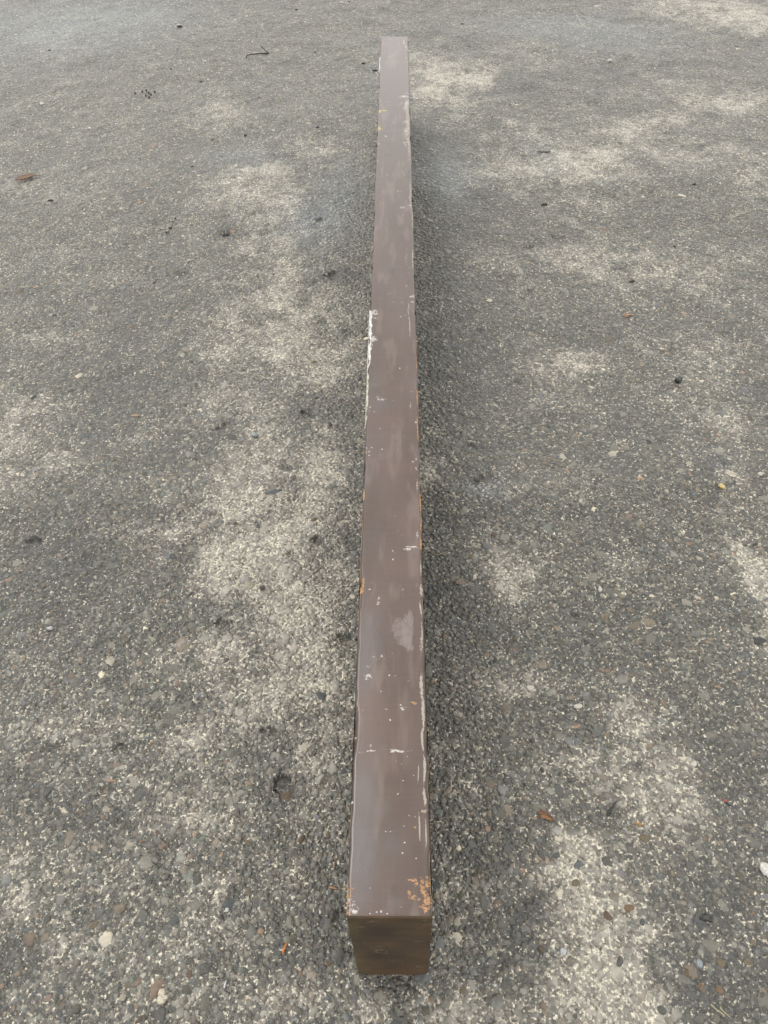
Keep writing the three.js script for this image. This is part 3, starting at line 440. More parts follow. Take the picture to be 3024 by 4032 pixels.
  ['white', 29.5, 2.175, 6.8, 0.007, 1], ['white', 30.8, 2.125, 2.7, 0.004, 0.7], ['white', 55.8, 2.190, 4.3, 0.005, 0.8], ['white', 31.6, 2.288, 15.8, 0.020, 0.15],
  ['white', -49.2, 2.404, 8.5, 0.006, 0.5], ['white', -48.5, 2.359, 9.7, 0.007, 0.3], ['white', -54.3, 3.315, 2.4, 0.006, 0.5], ['scuff', 54.9, 2.910, 6.6, 0.151, 0.8],
  ['scuff', 51.7, 2.756, 8.5, 0.099, 0.6], ['scuff', 57.3, 2.619, 6.2, 0.078, 0.5], ['scuff', 58.2, 2.261, 3.8, 0.105, 0.7], ['scuff', 62.4, 2.103, 2.4, 0.097, 0.5],
  ['scuff', 56.4, 2.698, 5.6, 0.065, 0.6], ['scuff', 62.1, 3.000, 3.0, 0.138, 0.4], ['yellow', -55.5, 2.971, 7.4, 0.015, 1], ['yellow', -38.9, 2.977, 14.8, 0.005, 0.9],
  ['yellow', -61.3, 2.871, 3.6, 0.005, 0.7], ['yellow', -58.6, 2.809, 6.4, 0.022, 1], ['yellow', -52.0, 2.802, 7.1, 0.007, 0.8], ['smudge', 16.5, 2.825, 50.2, 0.019, 0.6],
  ['smudge', -28.7, 2.670, 31.2, 0.011, 0.6], ['smudge', -45.3, 2.608, 13.7, 0.012, 0.4], ['smudge', -21.1, 2.576, 17.0, 0.012, 0.6], ['smudge', 9.3, 2.984, 29.7, 0.023, 0.3],
  ['smudge', -52.2, 3.153, 9.6, 0.010, 0.6], ['smudge', 52.1, 2.440, 9.2, 0.050, 0.6], ['smudge', 56.2, 2.362, 6.4, 0.069, 0.6], ['smudge', 48.4, 2.397, 9.7, 0.014, 0.5],
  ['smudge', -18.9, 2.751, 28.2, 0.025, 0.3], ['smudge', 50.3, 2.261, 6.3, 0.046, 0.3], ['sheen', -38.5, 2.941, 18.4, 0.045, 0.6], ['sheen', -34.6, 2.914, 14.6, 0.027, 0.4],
];
const PAINT = { white: [0.62, 0.60, 0.56], bare: [0.42, 0.215, 0.085], yellow: [0.72, 0.58, 0.17], scuff: [0.40, 0.37, 0.31], pale: [0.165, 0.128, 0.120], sheen: [0.098, 0.086, 0.086], warm: [0.098, 0.057, 0.043], smudge: [0.030, 0.026, 0.023] };  // sheen: grey-blue sheen and dust put into the colour
function topTexture(s0, s1, W, H) {
  const color = new Uint8Array(W * H * 4), rough = new Uint8Array(W * H * 4), bump = new Uint8Array(W * H * 4);
  const rows = MARKS.filter((m) => m[2] + m[4] * 2.5 > s0 && m[2] - m[4] * 2.5 < s1);
  const buf = new Float32Array(W * H * 3), gloss = new Float32Array(W * H), lift = new Float32Array(W * H);
  const X = (i) => -66 + (i + 0.5) / W * 132, S = (j) => s0 + (j + 0.5) / H * (s1 - s0);
  for (let j = 0; j < H; j++) for (let i = 0; i < W; i++) {
    const x = X(i), s = S(j), at = j * W + i;
    const streak = noise(x * 0.55, s * 9 + 3) * 0.6 + noise(x * 1.7 + 9, s * 22) * 0.4, cross = noise(x * 0.02 + 4, s * 420), blot = fbm(x * 0.02 + 3, s * 5, 3), fine = noise(x * 2.1, s * 700);
    const v = 0.86 + 0.05 * streak + 0.10 * cross + 0.45 * (blot - 0.5) + 0.10 * fine;
    let r = 0.076 * v, g = 0.0495 * v * (1 + 0.06 * (blot - 0.5)), b = 0.039 * v * (1 + 0.25 * (blot - 0.5));
    const dusty = sst(0.55, 0.85, fbm(x * 0.05 + 20, s * 12 + 3, 3)) * 0.24; r += dusty * 0.14; g += dusty * 0.118; b += dusty * 0.10;
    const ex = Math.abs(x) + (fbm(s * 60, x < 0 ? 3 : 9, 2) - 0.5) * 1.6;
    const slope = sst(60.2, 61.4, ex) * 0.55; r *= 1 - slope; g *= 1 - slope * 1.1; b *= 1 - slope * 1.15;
    const rim = sst(0.44, 0.56, fbm(s * 14 + (x < 0 ? 0 : 60), x < 0 ? 1 : 5, 3) + (ex - 64.3) * 0.2) * sst(63.0, 64.0, ex);   // paint rubbed off along the arris
    r = lerp(r, 0.30, rim * 0.6); g = lerp(g, 0.21, rim * 0.6); b = lerp(b, 0.125, rim * 0.6);
    buf[at * 3] = r; buf[at * 3 + 1] = g; buf[at * 3 + 2] = b; gloss[at] = 0.25 + 0.03 * streak + 0.16 * (blot - 0.5) + rim * 0.3; lift[at] = 0.5 + 0.10 * (fine - 0.5) + 0.12 * (cross - 0.5) - rim * 0.2;
  }
  for (const soft of [true, false]) for (const [kind, u, m, ru, rm, k] of rows) {
    const blend = kind === 'sheen' || kind === 'warm' || kind === 'smudge'; if (blend !== soft) continue;
    const c = PAINT[kind], R = blend ? 2.0 : 1.3;
    const i0 = Math.max(0, Math.floor((u - R * ru + 66) / 132 * W)), i1 = Math.min(W - 1, Math.ceil((u + R * ru + 66) / 132 * W));
    const j0 = Math.max(0, Math.floor((m - R * rm - s0) / (s1 - s0) * H)), j1 = Math.min(H - 1, Math.ceil((m + R * rm - s0) / (s1 - s0) * H));
    for (let j = j0; j <= j1; j++) for (let i = i0; i <= i1; i++) {
      const x = X(i), s = S(j), q = ((x - u) / ru) ** 2 + ((s - m) / rm) ** 2, at = j * W + i; if (q > R * R) continue;
      let a;
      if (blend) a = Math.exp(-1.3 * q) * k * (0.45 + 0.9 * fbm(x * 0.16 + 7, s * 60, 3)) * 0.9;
      else if (kind === 'pale') a = sst(0.02, 0.14, 1 - q + (fbm(x * 0.22, s * 110, 2) - 0.5) * 1.1) * k * 0.5;
      else {
        const n = kind === 'scuff' ? noise(x * 0.7, s * 300) * 0.5 + noise(x * 1.4, s * 900) * 0.5 : noise(x * 0.35 + m * 31, s * 560 + u) * 0.6 + noise(x * 1.0, s * 1100) * 0.4;
        const small = Math.min(1, Math.max(0, (ru - 1.2) / 2.5));   // dots are solid, wide scuffs break up into specks
        a = sst(0.10, 0.30, (1 - q) * lerp(0.75, 0.30, small) + (k - (kind === 'scuff' ? 0.7 : 0.95)) * 0.7 + (n - 0.5) * lerp(0.5, 1.5, small)) * (kind === 'scuff' ? 0.6 : kind === 'white' ? lerp(0.3, 0.6, k) : kind === 'yellow' ? 0.7 : 0.85);
      }
      const w = kind === 'bare' ? 0.4 + 0.9 * fbm(x * 0.5, s * 160, 2) : 0.9 + 0.15 * noise(x, s * 500);
      for (let e = 0; e < 3; e++) buf[at * 3 + e] = lerp(buf[at * 3 + e], c[e] * w, a);
      if (!blend) { gloss[at] = lerp(gloss[at], kind === 'pale' ? 0.5 : 0.75, a); lift[at] += (kind === 'bare' ? -0.3 : kind === 'pale' ? 0 : 0.15) * a; }
    }
  }
  for (let at = 0; at < W * H; at++) {
    for (let e = 0; e < 3; e++) color[at * 4 + e] = enc(buf[at * 3 + e]);
    rough[at * 4] = rough[at * 4 + 1] = rough[at * 4 + 2] = Math.max(0, Math.min(255, gloss[at] * 255)); bump[at * 4] = bump[at * 4 + 1] = bump[at * 4 + 2] = Math.max(0, Math.min(255, lift[at] * 255));
    color[at * 4 + 3] = rough[at * 4 + 3] = bump[at * 4 + 3] = 255;
  }
  return new THREE.MeshPhysicalMaterial({ ior: 1.56, map: texture(color, W, H, true), roughnessMap: texture(rough, W, H), roughness: 1, bumpMap: texture(bump, W, H), bumpScale: 0.0004 });
}
function sideTexture() {
  const W = 1024, H = 256, c = new Uint8Array(W * H * 4);
  for (let j = 0; j < H; j++) for (let i = 0; i < W; i++) {
    const s = i / W * BEAM.len, y = j / H * BEAM.h * 1000, n = fbm(s * 4, y * 0.03, 3), f = noise(s * 30, y * 0.6), line = sst(0.9, 0.3, Math.abs((y + 18.9) % 37.8 - 18.9)) * 0.6;
    const wear = sst(0.62, 0.75, fbm(s * 7 + 30, y * 0.05 + 8, 3)) * 0.6, v = (0.75 + 0.35 * f + 0.3 * (n - 0.5)) * (1 - line * 0.6);
    c.set([enc(lerp(0.085 * v, 0.30, wear)), enc(lerp(0.056 * v, 0.20, wear)), enc(lerp(0.045 * v, 0.115, wear)), 255], (j * W + i) * 4);
  }
  return new THREE.MeshStandardMaterial({ map: texture(c, W, H, true), roughness: 0.6 });
}
const PROFILE = [[-65, -5.4], [-64.3, -3.6], [-62.0, -1.0], [-60.6, -0.2], [-58, 0], [-20, 0], [20, 0], [58, 0], [60.6, -0.2], [62.0, -1.0], [64.2, -3.4], [65, -5.2]];
function topStrip(s0, s1, n) {                               // the top face with its eased, knocked edges
  const pos = [], uv = [], idx = [], k = PROFILE.length;
  for (let j = 0; j <= n; j++) {
    const s = lerp(s0, s1, j / n);
    PROFILE.forEach(([x, y], i) => {
      const edge = Math.abs(x) > 57 ? 1 : 0, side = x < 0 ? 0 : 40, nn = ((fbm(s * 38 + side, 4 + side, 3) - 0.5) * 2.2 + (fbm(s * 3 + side, 9, 2) - 0.5) * 1.6 + 2.6 * sst(0.72, 0.9, noise(s * 21 + side, 30 + side))) * edge;
      const X = x - Math.sign(x) * nn * (Math.abs(x) > 64 ? 0.55 : 1), Y = y - (fbm(s * 2.2, x * 0.01, 2) - 0.5) * 1.2 - (Math.abs(x) > 61 ? nn * 0.4 : 0);
      pos.push(X / 1000, BEAM.h + Y / 1000, -s); uv.push((x + 66) / 132, j / n);
    });
  }
  for (let j = 0; j < n; j++) for (let i = 0; i < k - 1; i++) { const a = j * k + i; idx.push(a, a + 1, a + k, a + 1, a + k + 1, a + k); }
  const g = new THREE.BufferGeometry(); g.setAttribute('position', new THREE.Float32BufferAttribute(pos, 3)); g.setAttribute('uv', new THREE.Float32BufferAttribute(uv, 2)); g.setIndex(idx); g.computeVertexNormals(); return g;
}
function wallStrip(n) {                                      // sides, underside and far end
  const pos = [], uv = [], idx = [];
  const quad = (a, b, c, d, ua, ub, uc, ud) => { const m = pos.length / 3; pos.push(...a, ...b, ...c, ...d); uv.push(...ua, ...ub, ...uc, ...ud); idx.push(m, m + 1, m + 2, m, m + 2, m + 3); };
  const L = BEAM.len, w = 0.0648, t = BEAM.h - 0.0042;
  quad([-w, 0, -L], [-w, 0, 0], [-w, t, 0], [-w, t, -L], [1, 0], [0, 0], [0, 1], [1, 1]);
  quad([w, 0, 0], [w, 0, -L], [w, t, -L], [w, t, 0], [0, 0], [1, 0], [1, 1], [0, 1]);
  quad([-w, 0, -L], [w, 0, -L], [w, 0, 0], [-w, 0, 0], [1, 0], [1, 0.3], [0, 0.3], [0, 0]);
  quad([w, 0, -L], [-w, 0, -L], [-w, t, -L], [w, t, -L], [0.2, 0], [0.24, 0], [0.24, 1], [0.2, 1]);
  quad([w, t, -L], [-w, t, -L], [-0.058, BEAM.h, -L], [0.058, BEAM.h, -L], [0.2, 0.98], [0.24, 0.98], [0.24, 1], [0.2, 1]);
  const g = new THREE.BufferGeometry(); g.setAttribute('position', new THREE.Float32BufferAttribute(pos, 3)); g.setAttribute('uv', new THREE.Float32BufferAttribute(uv, 2)); g.setIndex(idx); g.computeVertexNormals(); return g;
}
const SPLIT = 1.25;
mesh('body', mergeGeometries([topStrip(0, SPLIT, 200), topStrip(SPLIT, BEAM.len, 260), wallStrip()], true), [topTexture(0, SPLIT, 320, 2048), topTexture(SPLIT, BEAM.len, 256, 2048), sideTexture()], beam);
{ // the near end, cut square, its corners rubbed round
  const w = 0.0632, h = BEAM.h - 0.0012, s = new THREE.Shape(), rb = 0.007, rc = 0.022;
  s.moveTo(-w + rb, 0.001); s.lineTo(w - rc, 0.001); s.quadraticCurveTo(w, 0.001, w, 0.001 + rc * 1.6); s.lineTo(w, h - 0.004); s.quadraticCurveTo(w, h, w - 0.005, h); s.lineTo(-w + 0.005, h); s.quadraticCurveTo(-w, h, -w, h - 0.004); s.lineTo(-w, rb); s.quadraticCurveTo(-w, 0.001, -w + rb, 0.001);
  const g = new THREE.ExtrudeGeometry(s, { depth: 0.002, bevelEnabled: true, bevelThickness: 0.0014, bevelSize: 0.0012, bevelSegments: 2, curveSegments: 6 });
  const p = g.attributes.position, uv = g.attributes.uv;
  for (let i = 0; i < p.count; i++) uv.setXY(i, p.getX(i) / 0.14 + 0.5, p.getY(i) / 0.39 + 0.01);
  const W = 256, H = 640, c = new Uint8Array(W * H * 4), bp = new Uint8Array(W * H * 4);
  for (let j = 0; j < H; j++) for (let i = 0; i < W; i++) {
    const x = i / W, y = j / H, n = fbm(x * 3, y * 42, 3), f = noise(x * 9, y * 190), left = sst(0.22, 0.06, x + (noise(3, y * 14) - 0.5) * 0.12), glue = sst(0.06, 0.02, Math.abs((y * 10.3) % 1 - 0.5)) * 0.4;
    let v = (0.7 + 0.35 * n + 0.25 * f) * (1 - glue * 0.6), stain = fbm(x * 2.3 + 4, y * 5 + 2, 3); v *= 0.3 + 1.4 * stain; let warm = sst(0.35, 0.0, y) * 0.5, r = (0.040 + 0.024 * warm) * v, gg = (0.0225 + 0.006 * warm) * v, b = 0.0085 * v;
    r = lerp(r, 0.055 * v, left * 0.8); gg = lerp(gg, 0.038 * v, left * 0.8); b = lerp(b, 0.013 * v, left * 0.8);
    const chip = sst(0.80, 0.88, noise(x * 16 + 5, y * 150 + 2) * 0.55 + noise(x * 6, y * 11) * 0.45) * sst(0.02, 0.12, x); r = lerp(r, 0.22, chip * 0.4); gg = lerp(gg, 0.16, chip * 0.4); b = lerp(b, 0.10, chip * 0.4);
    c.set([enc(r), enc(gg), enc(b), 255], (j * W + i) * 4); const q = 128 + 70 * (n - 0.5) + 50 * (f - 0.5) - 60 * glue; bp.set([q, q, q, 255], (j * W + i) * 4);
  }
  const e = mesh('end_face', g, new THREE.MeshStandardMaterial({ map: texture(c, W, H, true), bumpMap: texture(bp, W, H), bumpScale: 0.0008, roughness: 0.8 }), beam);
  e.userData = { label: 'dark brown cut end of the beam' };
}
function smear(s0, s1, inner, outer, seed, n, mat, thick) {   // dried paint lying over the left edge
  const pos = [], idx = [], K = 9;
  const edge = (x) => { let y = 0; for (let i = 0; i < PROFILE.length - 1; i++) { const [a, ya] = PROFILE[i], [b, yb] = PROFILE[i + 1]; if (x >= a && x <= b) y = lerp(ya, yb, (x - a) / (b - a)); } return x < -65 ? -5.4 - (-65 - x) * 2.5 : y; };
  for (let j = 0; j <= n; j++) {
    const t = j / n, s = lerp(s0, s1, t), end = Math.min(1, Math.min(t, 1 - t) * 7), wob = (fbm(s * 75 + seed, seed, 3) - 0.45) * 5.5 + (noise(s * 330, seed) - 0.5) * 2.4;
    const xi = lerp(outer, Math.max(outer + 0.3, inner + wob), end);
    for (let k = 0; k < K; k++) { const f = k / (K - 1), x = lerp(outer, xi, f), up = thick * Math.sqrt(Math.max(0, Math.sin(Math.PI * f))) * (0.6 + 0.8 * noise(s * 200, f * 4 + seed)) + 0.25 - (k === K - 1 ? 0.8 : 0); pos.push((x - 0.2) / 1000, BEAM.h + (edge(x) + up) / 1000, -s); }
  }
  for (let j = 0; j < n; j++) for (let k = 0; k < K - 1; k++) { const a = j * K + k; idx.push(a, a + 1, a + K, a + 1, a + K + 1, a + K); }
  const g = new THREE.BufferGeometry(); g.setAttribute('position', new THREE.Float32BufferAttribute(pos, 3)); g.setAttribute('uv', new THREE.Float32BufferAttribute(pos.flatMap((v, i) => i % 3 === 0 ? [v * 40, pos[i + 2] * 8] : []), 2)); g.setIndex(idx); g.computeVertexNormals();
  return mesh('paint_smear', g, mat, beam);
}
const whitePaint = stuff(0.86, 0.84, 0.80, 0.55), dirtyPaint = stuff(0.70, 0.68, 0.55, 0.7);
smear(1.30, 1.60, -57.6, -67.6, 3, 110, whitePaint, 0.7).userData = { label: 'thick white paint dried over the left edge' };
smear(1.09, 1.315, -61.6, -67.0, 8, 90, dirtyPaint, 0.5).userData = { label: 'thin dirty white paint along the left edge' };
smear(3.40, 3.61, -63.8, -68.6, 14, 50, whitePaint, 0.6).userData = { label: 'white paint on the far left edge' };
{ // a flake of paint standing off the edge, and a torn splinter
  const f = mesh('paint_flake', rock(31, 0.0085, 0.0022, 0.006, 1, 0.35), stuff(0.70, 0.66, 0.48), beam); f.position.set(-0.0725, BEAM.h - 0.004, -1.452); f.rotation.z = 0.25;
  const t = mesh('torn_splinter', rock(32, 0.0026, 0.0016, 0.022, 1, 0.4), stuff(0.52, 0.34, 0.20), beam); t.position.set(-0.0622, BEAM.h - 0.0006, -0.862);
}

// ---------------------------------------------------------------- loose things on the asphalt
const R2 = Math.PI / 2;
function put(o, x, z, lift, turn = 0) { o.position.set(x, groundY(x, z) + lift, z); o.rotation.y = turn; return o; }
{
  const P = (x, z, w, c, seed, label, o = {}) => { const m = mesh('pebble', rock(seed, w / 2, (o.h ?? 0.62) * w / 2, (o.d ?? 0.85) * w / 2, 2, 0.2), stuff(...c, o.rough ?? 0.8)); put(m, x, z, (o.h ?? 0.62) * w * 0.32, o.turn ?? 0); m.name = 'pebble'; tag(m, 'pebble', label, 'pebble'); };
  P(0.978, -2.001, 0.028, [0.035, 0.036, 0.036], 11, 'glossy black pebble at the middle right, the darkest one on the asphalt', { rough: 0.28, h: 0.75 });
  P(0.968, -2.012, 0.010, [0.62, 0.62, 0.58], 12, 'tiny pale pebble touching the left of the glossy black pebble');
  P(1.102, -1.575, 0.018, [0.66, 0.63, 0.56], 13, 'white blocky pebble near the right border, right of the pale bark flake');
  P(1.170, -1.993, 0.012, [0.60, 0.57, 0.50], 14, 'small round white pebble at the right border, above the black pebble', { h: 0.8 });
  P(0.977, -1.532, 0.025, [0.72, 0.56, 0.25], 15, 'flat yellow pebble at the right, just below the pale bark flake', { h: 0.4, d: 0.75, turn: -0.5 });
  P(-0.396, -1.819, 0.022, [0.36, 0.40, 0.40], 16, 'pale blue-grey pebble left of the white painted stretch of the beam', { d: 0.8 });
  P(-0.853, -1.117, 0.014, [0.66, 0.66, 0.66], 17, 'small white blocky pebble at the far left, level with the large pale stone', { h: 0.8 });
  P(-0.975, -1.756, 0.011, [0.62, 0.63, 0.62], 18, 'tiny white pebble at the left, above the dark hollow in the asphalt');
  P(-0.326, -1.226, 0.017, [0.12, 0.115, 0.095], 19, 'dark round pebble right beside the large pale stone', { h: 0.7 });
  P(-0.224, -2.181, 0.016, [0.50, 0.37, 0.22], 20, 'tan seed-shaped pebble left of the top of the white paint', { d: 0.6, turn: 0.4 });
  P(-1.780, -4.528, 0.026, [0.70, 0.69, 0.66], 21, 'white pebble at the upper left, far beyond the brown leaf', { h: 0.5 });
  P(0.578, -2.578, 0.023, [0.30, 0.30, 0.28], 22, 'pale grey pebble at the upper right, left of the dark crumb');
  P(1.378, -4.865, 0.030, [0.66, 0.64, 0.58], 23, 'pale pebble at the far upper right of the asphalt', { h: 0.5 });
  P(0.309, -0.353, 0.013, [0.56, 0.58, 0.60], 24, 'small blue-white pebble right of the near end of the beam', { d: 1.1 });
  P(0.174, -0.303, 0.007, [0.72, 0.70, 0.62], 25, 'tiny cream pebble at the bottom, just right of the beam end');
  P(0.559, -0.328, 0.014, [0.34, 0.37, 0.39], 26, 'smooth blue-grey pebble at the bottom right', { d: 1.1, h: 0.5 });
  P(-0.413, -0.752, 0.009, [0.72, 0.68, 0.38], 27, 'tiny yellow pebble at the lower left');
  P(0.738, -0.489, 0.022, [0.74, 0.72, 0.66], 28, 'white chip of stone cut off by the right border near the bottom', { d: 1.4, h: 0.5 });
  P(-0.334, -0.446, 0.010, [0.68, 0.70, 0.70], 29, 'white crumb of stone lying on the bluish flat stone');
}

{ // white two-lobed lump at the bottom left
  const g = mergeGeometries([rock(41, 0.0078, 0.0060, 0.0075, 2, 0.25).translate(0.001, 0, -0.0055), rock(42, 0.0088, 0.005, 0.0085, 2, 0.3).translate(-0.001, -0.001, 0.006), rock(43, 0.005, 0.004, 0.005, 1, 0.3).translate(0.0065, -0.001, 0.004)]);
  const m = mesh('stone', g, stuff(0.70, 0.64, 0.50, 0.8)); put(m, -0.439, -0.304, 0.003, 0.2); tag(m, 'stone', 'cream lumpy stone in two lobes at the bottom left', 'stone');
}
function wood(len, wid, thk, seed, fork = 0) {               // a splinter: tapered, slightly bent, ragged at the ends
  const n = 10, pos = [], idx = [], uv = [], r = rng(seed);
  const bend = (r() - 0.5) * 0.25 * wid * 3;
  for (let i = 0; i <= n; i++) {
    const t = i / n, x = (t - 0.5) * len, w = wid * (0.25 + 0.75 * Math.pow(Math.sin(Math.PI * Math.min(1, t * (1 - fork) + 0.12 + fork * 0.3)), 0.6)) * (0.85 + 0.3 * r()) * (i === 0 || i === n ? 0.25 : 1), c = bend * Math.sin(Math.PI * t), h = thk * (0.7 + 0.5 * r());
    for (const [a, b] of [[-0.5, 0], [-0.3, 1], [0.25, 1], [0.5, 0.15]]) { pos.push(x, b * h, c + a * w); uv.push(t * 2, a); }
  }
  for (let i = 0; i < n; i++) for (let k = 0; k < 4; k++) { const a = i * 4 + k, b = i * 4 + (k + 1) % 4; idx.push(a, b, a + 4, b, b + 4, a + 4); }
  idx.push(0, 2, 1, 0, 3, 2, n * 4, n * 4 + 1, n * 4 + 2, n * 4, n * 4 + 2, n * 4 + 3);
  const g = new THREE.BufferGeometry(); g.setAttribute('position', new THREE.Float32BufferAttribute(pos, 3)); g.setAttribute('uv', new THREE.Float32BufferAttribute(uv, 2)); g.setIndex(idx);
  const f = g.toNonIndexed(); f.computeVertexNormals(); return f;
}
const splinter = (x, z, len, wid, thk, c, seed, turn, label, name = 'wood_splinter', cat = 'wood splinter') => { const m = mesh(name, wood(len, wid, thk, seed), stuff(...c, 0.8, { side: THREE.DoubleSide })); put(m, x, z, 0.0012, turn); return tag(m, name, label, cat); };
splinter(-0.216, -0.377, 0.023, 0.0052, 0.002, [0.70, 0.26, 0.07], 51, 1.15, 'bright orange wood splinter left of the near end of the beam');
splinter(-0.127, -0.480, 0.018, 0.004, 0.0016, [0.58, 0.32, 0.18], 52, -0.25, 'pinkish wood splinter beside the left edge of the beam near its end');
splinter(-0.618, -0.717, 0.028, 0.0062, 0.002, [0.42, 0.28, 0.19], 53, -0.1, 'dull pinkish brown wood splinter at the lower far left');
splinter(-0.790, -1.930, 0.029, 0.008, 0.003, [0.55, 0.36, 0.24], 54, -0.08, 'flat tan wood splinter left of the middle of the beam');
splinter(0.460, -0.621, 0.044, 0.006, 0.003, [0.055, 0.055, 0.054], 55, 0.85, 'dark grey weathered splinter at the lower right, pointing up right');
splinter(0.817, -3.729, 0.062, 0.013, 0.005, [0.16, 0.16, 0.155], 56, -0.15, 'grey wood splinter at the upper right of the beam');
splinter(-0.788, -3.988, 0.028, 0.011, 0.004, [0.30, 0.17, 0.09], 57, 1.2, 'small brown wood splinter near the pale scratch at the upper left');
splinter(0.593, -0.402, 0.028, 0.0045, 0.003, [0.045, 0.044, 0.042], 58, -0.2, 'thin black splinter lying in a hollow at the bottom right');
splinter(0.510, -0.586, 0.019, 0.006, 0.0025, [0.50, 0.30, 0.12], 59, -0.3, 'tan wood splinter just above the large tan stone at the lower right');
splinter(-0.323, -0.319, 0.0145, 0.0038, 0.0018, [0.78, 0.79, 0.78], 60, 1.35, 'bright white thin sliver at the bottom left, right of the lumpy cream stone', 'sliver', 'sliver');
splinter(1.000, -2.23, 0.046, 0.013, 0.003, [0.40, 0.39, 0.34], 61, -0.4, 'pale grey wood splinter at the right, above the black pebble');

function barkPiece(layers, label, x, z, turn) {               // stacked slivers of bark
  const g = new THREE.Group(); put(g, x, z, 0.001, turn); tag(g, 'bark_chip', label, 'bark chip');
  layers.forEach(([len, wid, dx, dz, y, a, c], i) => { const m = mesh('sliver', wood(len, wid, 0.0025, 70 + i + Math.round(len * 4000)), stuff(...c, 0.85, { side: THREE.DoubleSide }), g); m.position.set(dx, y, dz); m.rotation.y = a; m.rotation.z = (i - 1) * 0.05; });
  return g;
}
barkPiece([[0.036, 0.010, 0, 0, 0, 0, [0.26, 0.14, 0.075]], [0.028, 0.007, 0.002, 0.005, 0.001, 0.12, [0.38, 0.20, 0.09]], [0.030, 0.006, -0.002, -0.004, 0.002, -0.1, [0.22, 0.12, 0.07]]], 'reddish brown bark chip of stacked slivers right of the beam', 0.318, -0.606, -0.55);
barkPiece([[0.036, 0.015, 0, 0, 0, 0, [0.62, 0.56, 0.44]], [0.038, 0.006, 0.001, -0.008, 0.002, -0.08, [0.74, 0.69, 0.56]], [0.022, 0.007, 0.005, 0.004, 0.002, 0.2, [0.78, 0.74, 0.62]]], 'pale cream bark flake near the right border, above the yellow pebble', 1.017, -1.576, -0.55);
barkPiece([[0.034, 0.014, 0, 0, 0, 0.25, [0.40, 0.23, 0.14]], [0.022, 0.008, 0.003, 0.002, 0.003, -0.2, [0.60, 0.36, 0.22]], [0.026, 0.003, 0.008, -0.012, 0.004, 0.02, [0.66, 0.42, 0.26]]], 'crumpled orange brown bark bit at the right, below the dark crumb', 0.901, -2.385, 0.1);

function tube(points, r0, r1, mat, parent, name, seg = 24) {
  const c = new THREE.CatmullRomCurve3(points.map((p) => new THREE.Vector3(...p)), false, 'catmullrom', 0.3), g = new THREE.TubeGeometry(c, seg, 1, 6, false), p = g.attributes.position, v = new THREE.Vector3();
  for (let i = 0; i < p.count; i++) { const t = Math.floor(i / 7) / seg, q = c.getPointAt(t); v.fromBufferAttribute(p, i).sub(q).multiplyScalar(lerp(r0, r1, t) * (0.85 + 0.3 * noise(t * 20, i))).add(q); p.setXYZ(i, v.x, v.y, v.z); }
  g.computeVertexNormals(); return mesh(name, g, mat, parent);
}
{ // forked dark twig
  const bark = stuff(0.05, 0.044, 0.04, 0.9), g = new THREE.Group(); put(g, -0.60, -5.185, 0.003); tag(g, 'twig', 'dark twig bent into a sharp V at the upper left of the beam', 'twig');
  tube([[0.004, 0.004, 0.004], [-0.05, 0.006, 0.010], [-0.118, 0.004, 0.022], [-0.128, 0, 0.055]], 0.0042, 0.0024, bark, g, 'stem');
  tube([[0.004, 0.004, 0.002], [-0.022, 0.012, -0.036], [-0.05, 0.020, -0.082]], 0.0034, 0.0018, bark, g, 'branch');
}
function stalk(name, pts, r, c, x, z, turn, label, cat) { const m = tube(pts, r, r * 0.6, stuff(...c, 0.8), null, name, 14); put(m, x, z, r * 0.9, turn); return tag(m, name, label, cat); }
const line = (l, k = 0.06) => [[-l / 2, 0.0006, 0], [-l / 5, 0.001, l * k], [l / 5, 0.0014, l * k * 0.8], [l / 2, 0.0005, -l * k * 0.3]];
stalk('straw', line(0.030), 0.0011, [0.55, 0.43, 0.24], 0.149, -1.320, 0.2, 'dry tan straw right of the beam at mid length', 'straw');
stalk('straw', line(0.021, 0.1), 0.0009, [0.62, 0.56, 0.36], -0.180, -0.507, 0.9, 'pale straw left of the beam above the pinkish splinter', 'straw');
stalk('straw', line(0.026), 0.0011, [0.70, 0.60, 0.32], 0.571, -0.254, -0.75, 'yellow straw at the bottom border on the right, the left one of two', 'straw');
stalk('straw', line(0.022), 0.0009, [0.72, 0.64, 0.40], 0.583, -0.250, -0.9, 'yellow straw at the bottom border on the right, the right one of two', 'straw');
stalk('straw', line(0.020, 0.12), 0.0011, [0.66, 0.60, 0.44], -0.483, -0.262, 1.2, 'cream straw standing at the bottom border on the left', 'straw');
stalk('straw', line(0.011), 0.0008, [0.70, 0.62, 0.36], 0.648, -0.366, 0.5, 'tiny yellow straw at the lower right near the black splinter', 'straw');
stalk('pine_needle', line(0.030), 0.0009, [0.10, 0.07, 0.05], -0.183, -1.279, 0.7, 'dark needle between the two hollows left of the beam', 'needle');
stalk('pine_needle', line(0.040), 0.0014, [0.07, 0.066, 0.06], -0.859, -2.723, 1.1, 'dark straight needle at the middle left', 'needle');
stalk('straw', line(0.075), 0.0020, [0.66, 0.64, 0.60], -0.825, -4.217, -0.95, 'long whitish straw lying in the pinkish pale patch at the upper left', 'straw');
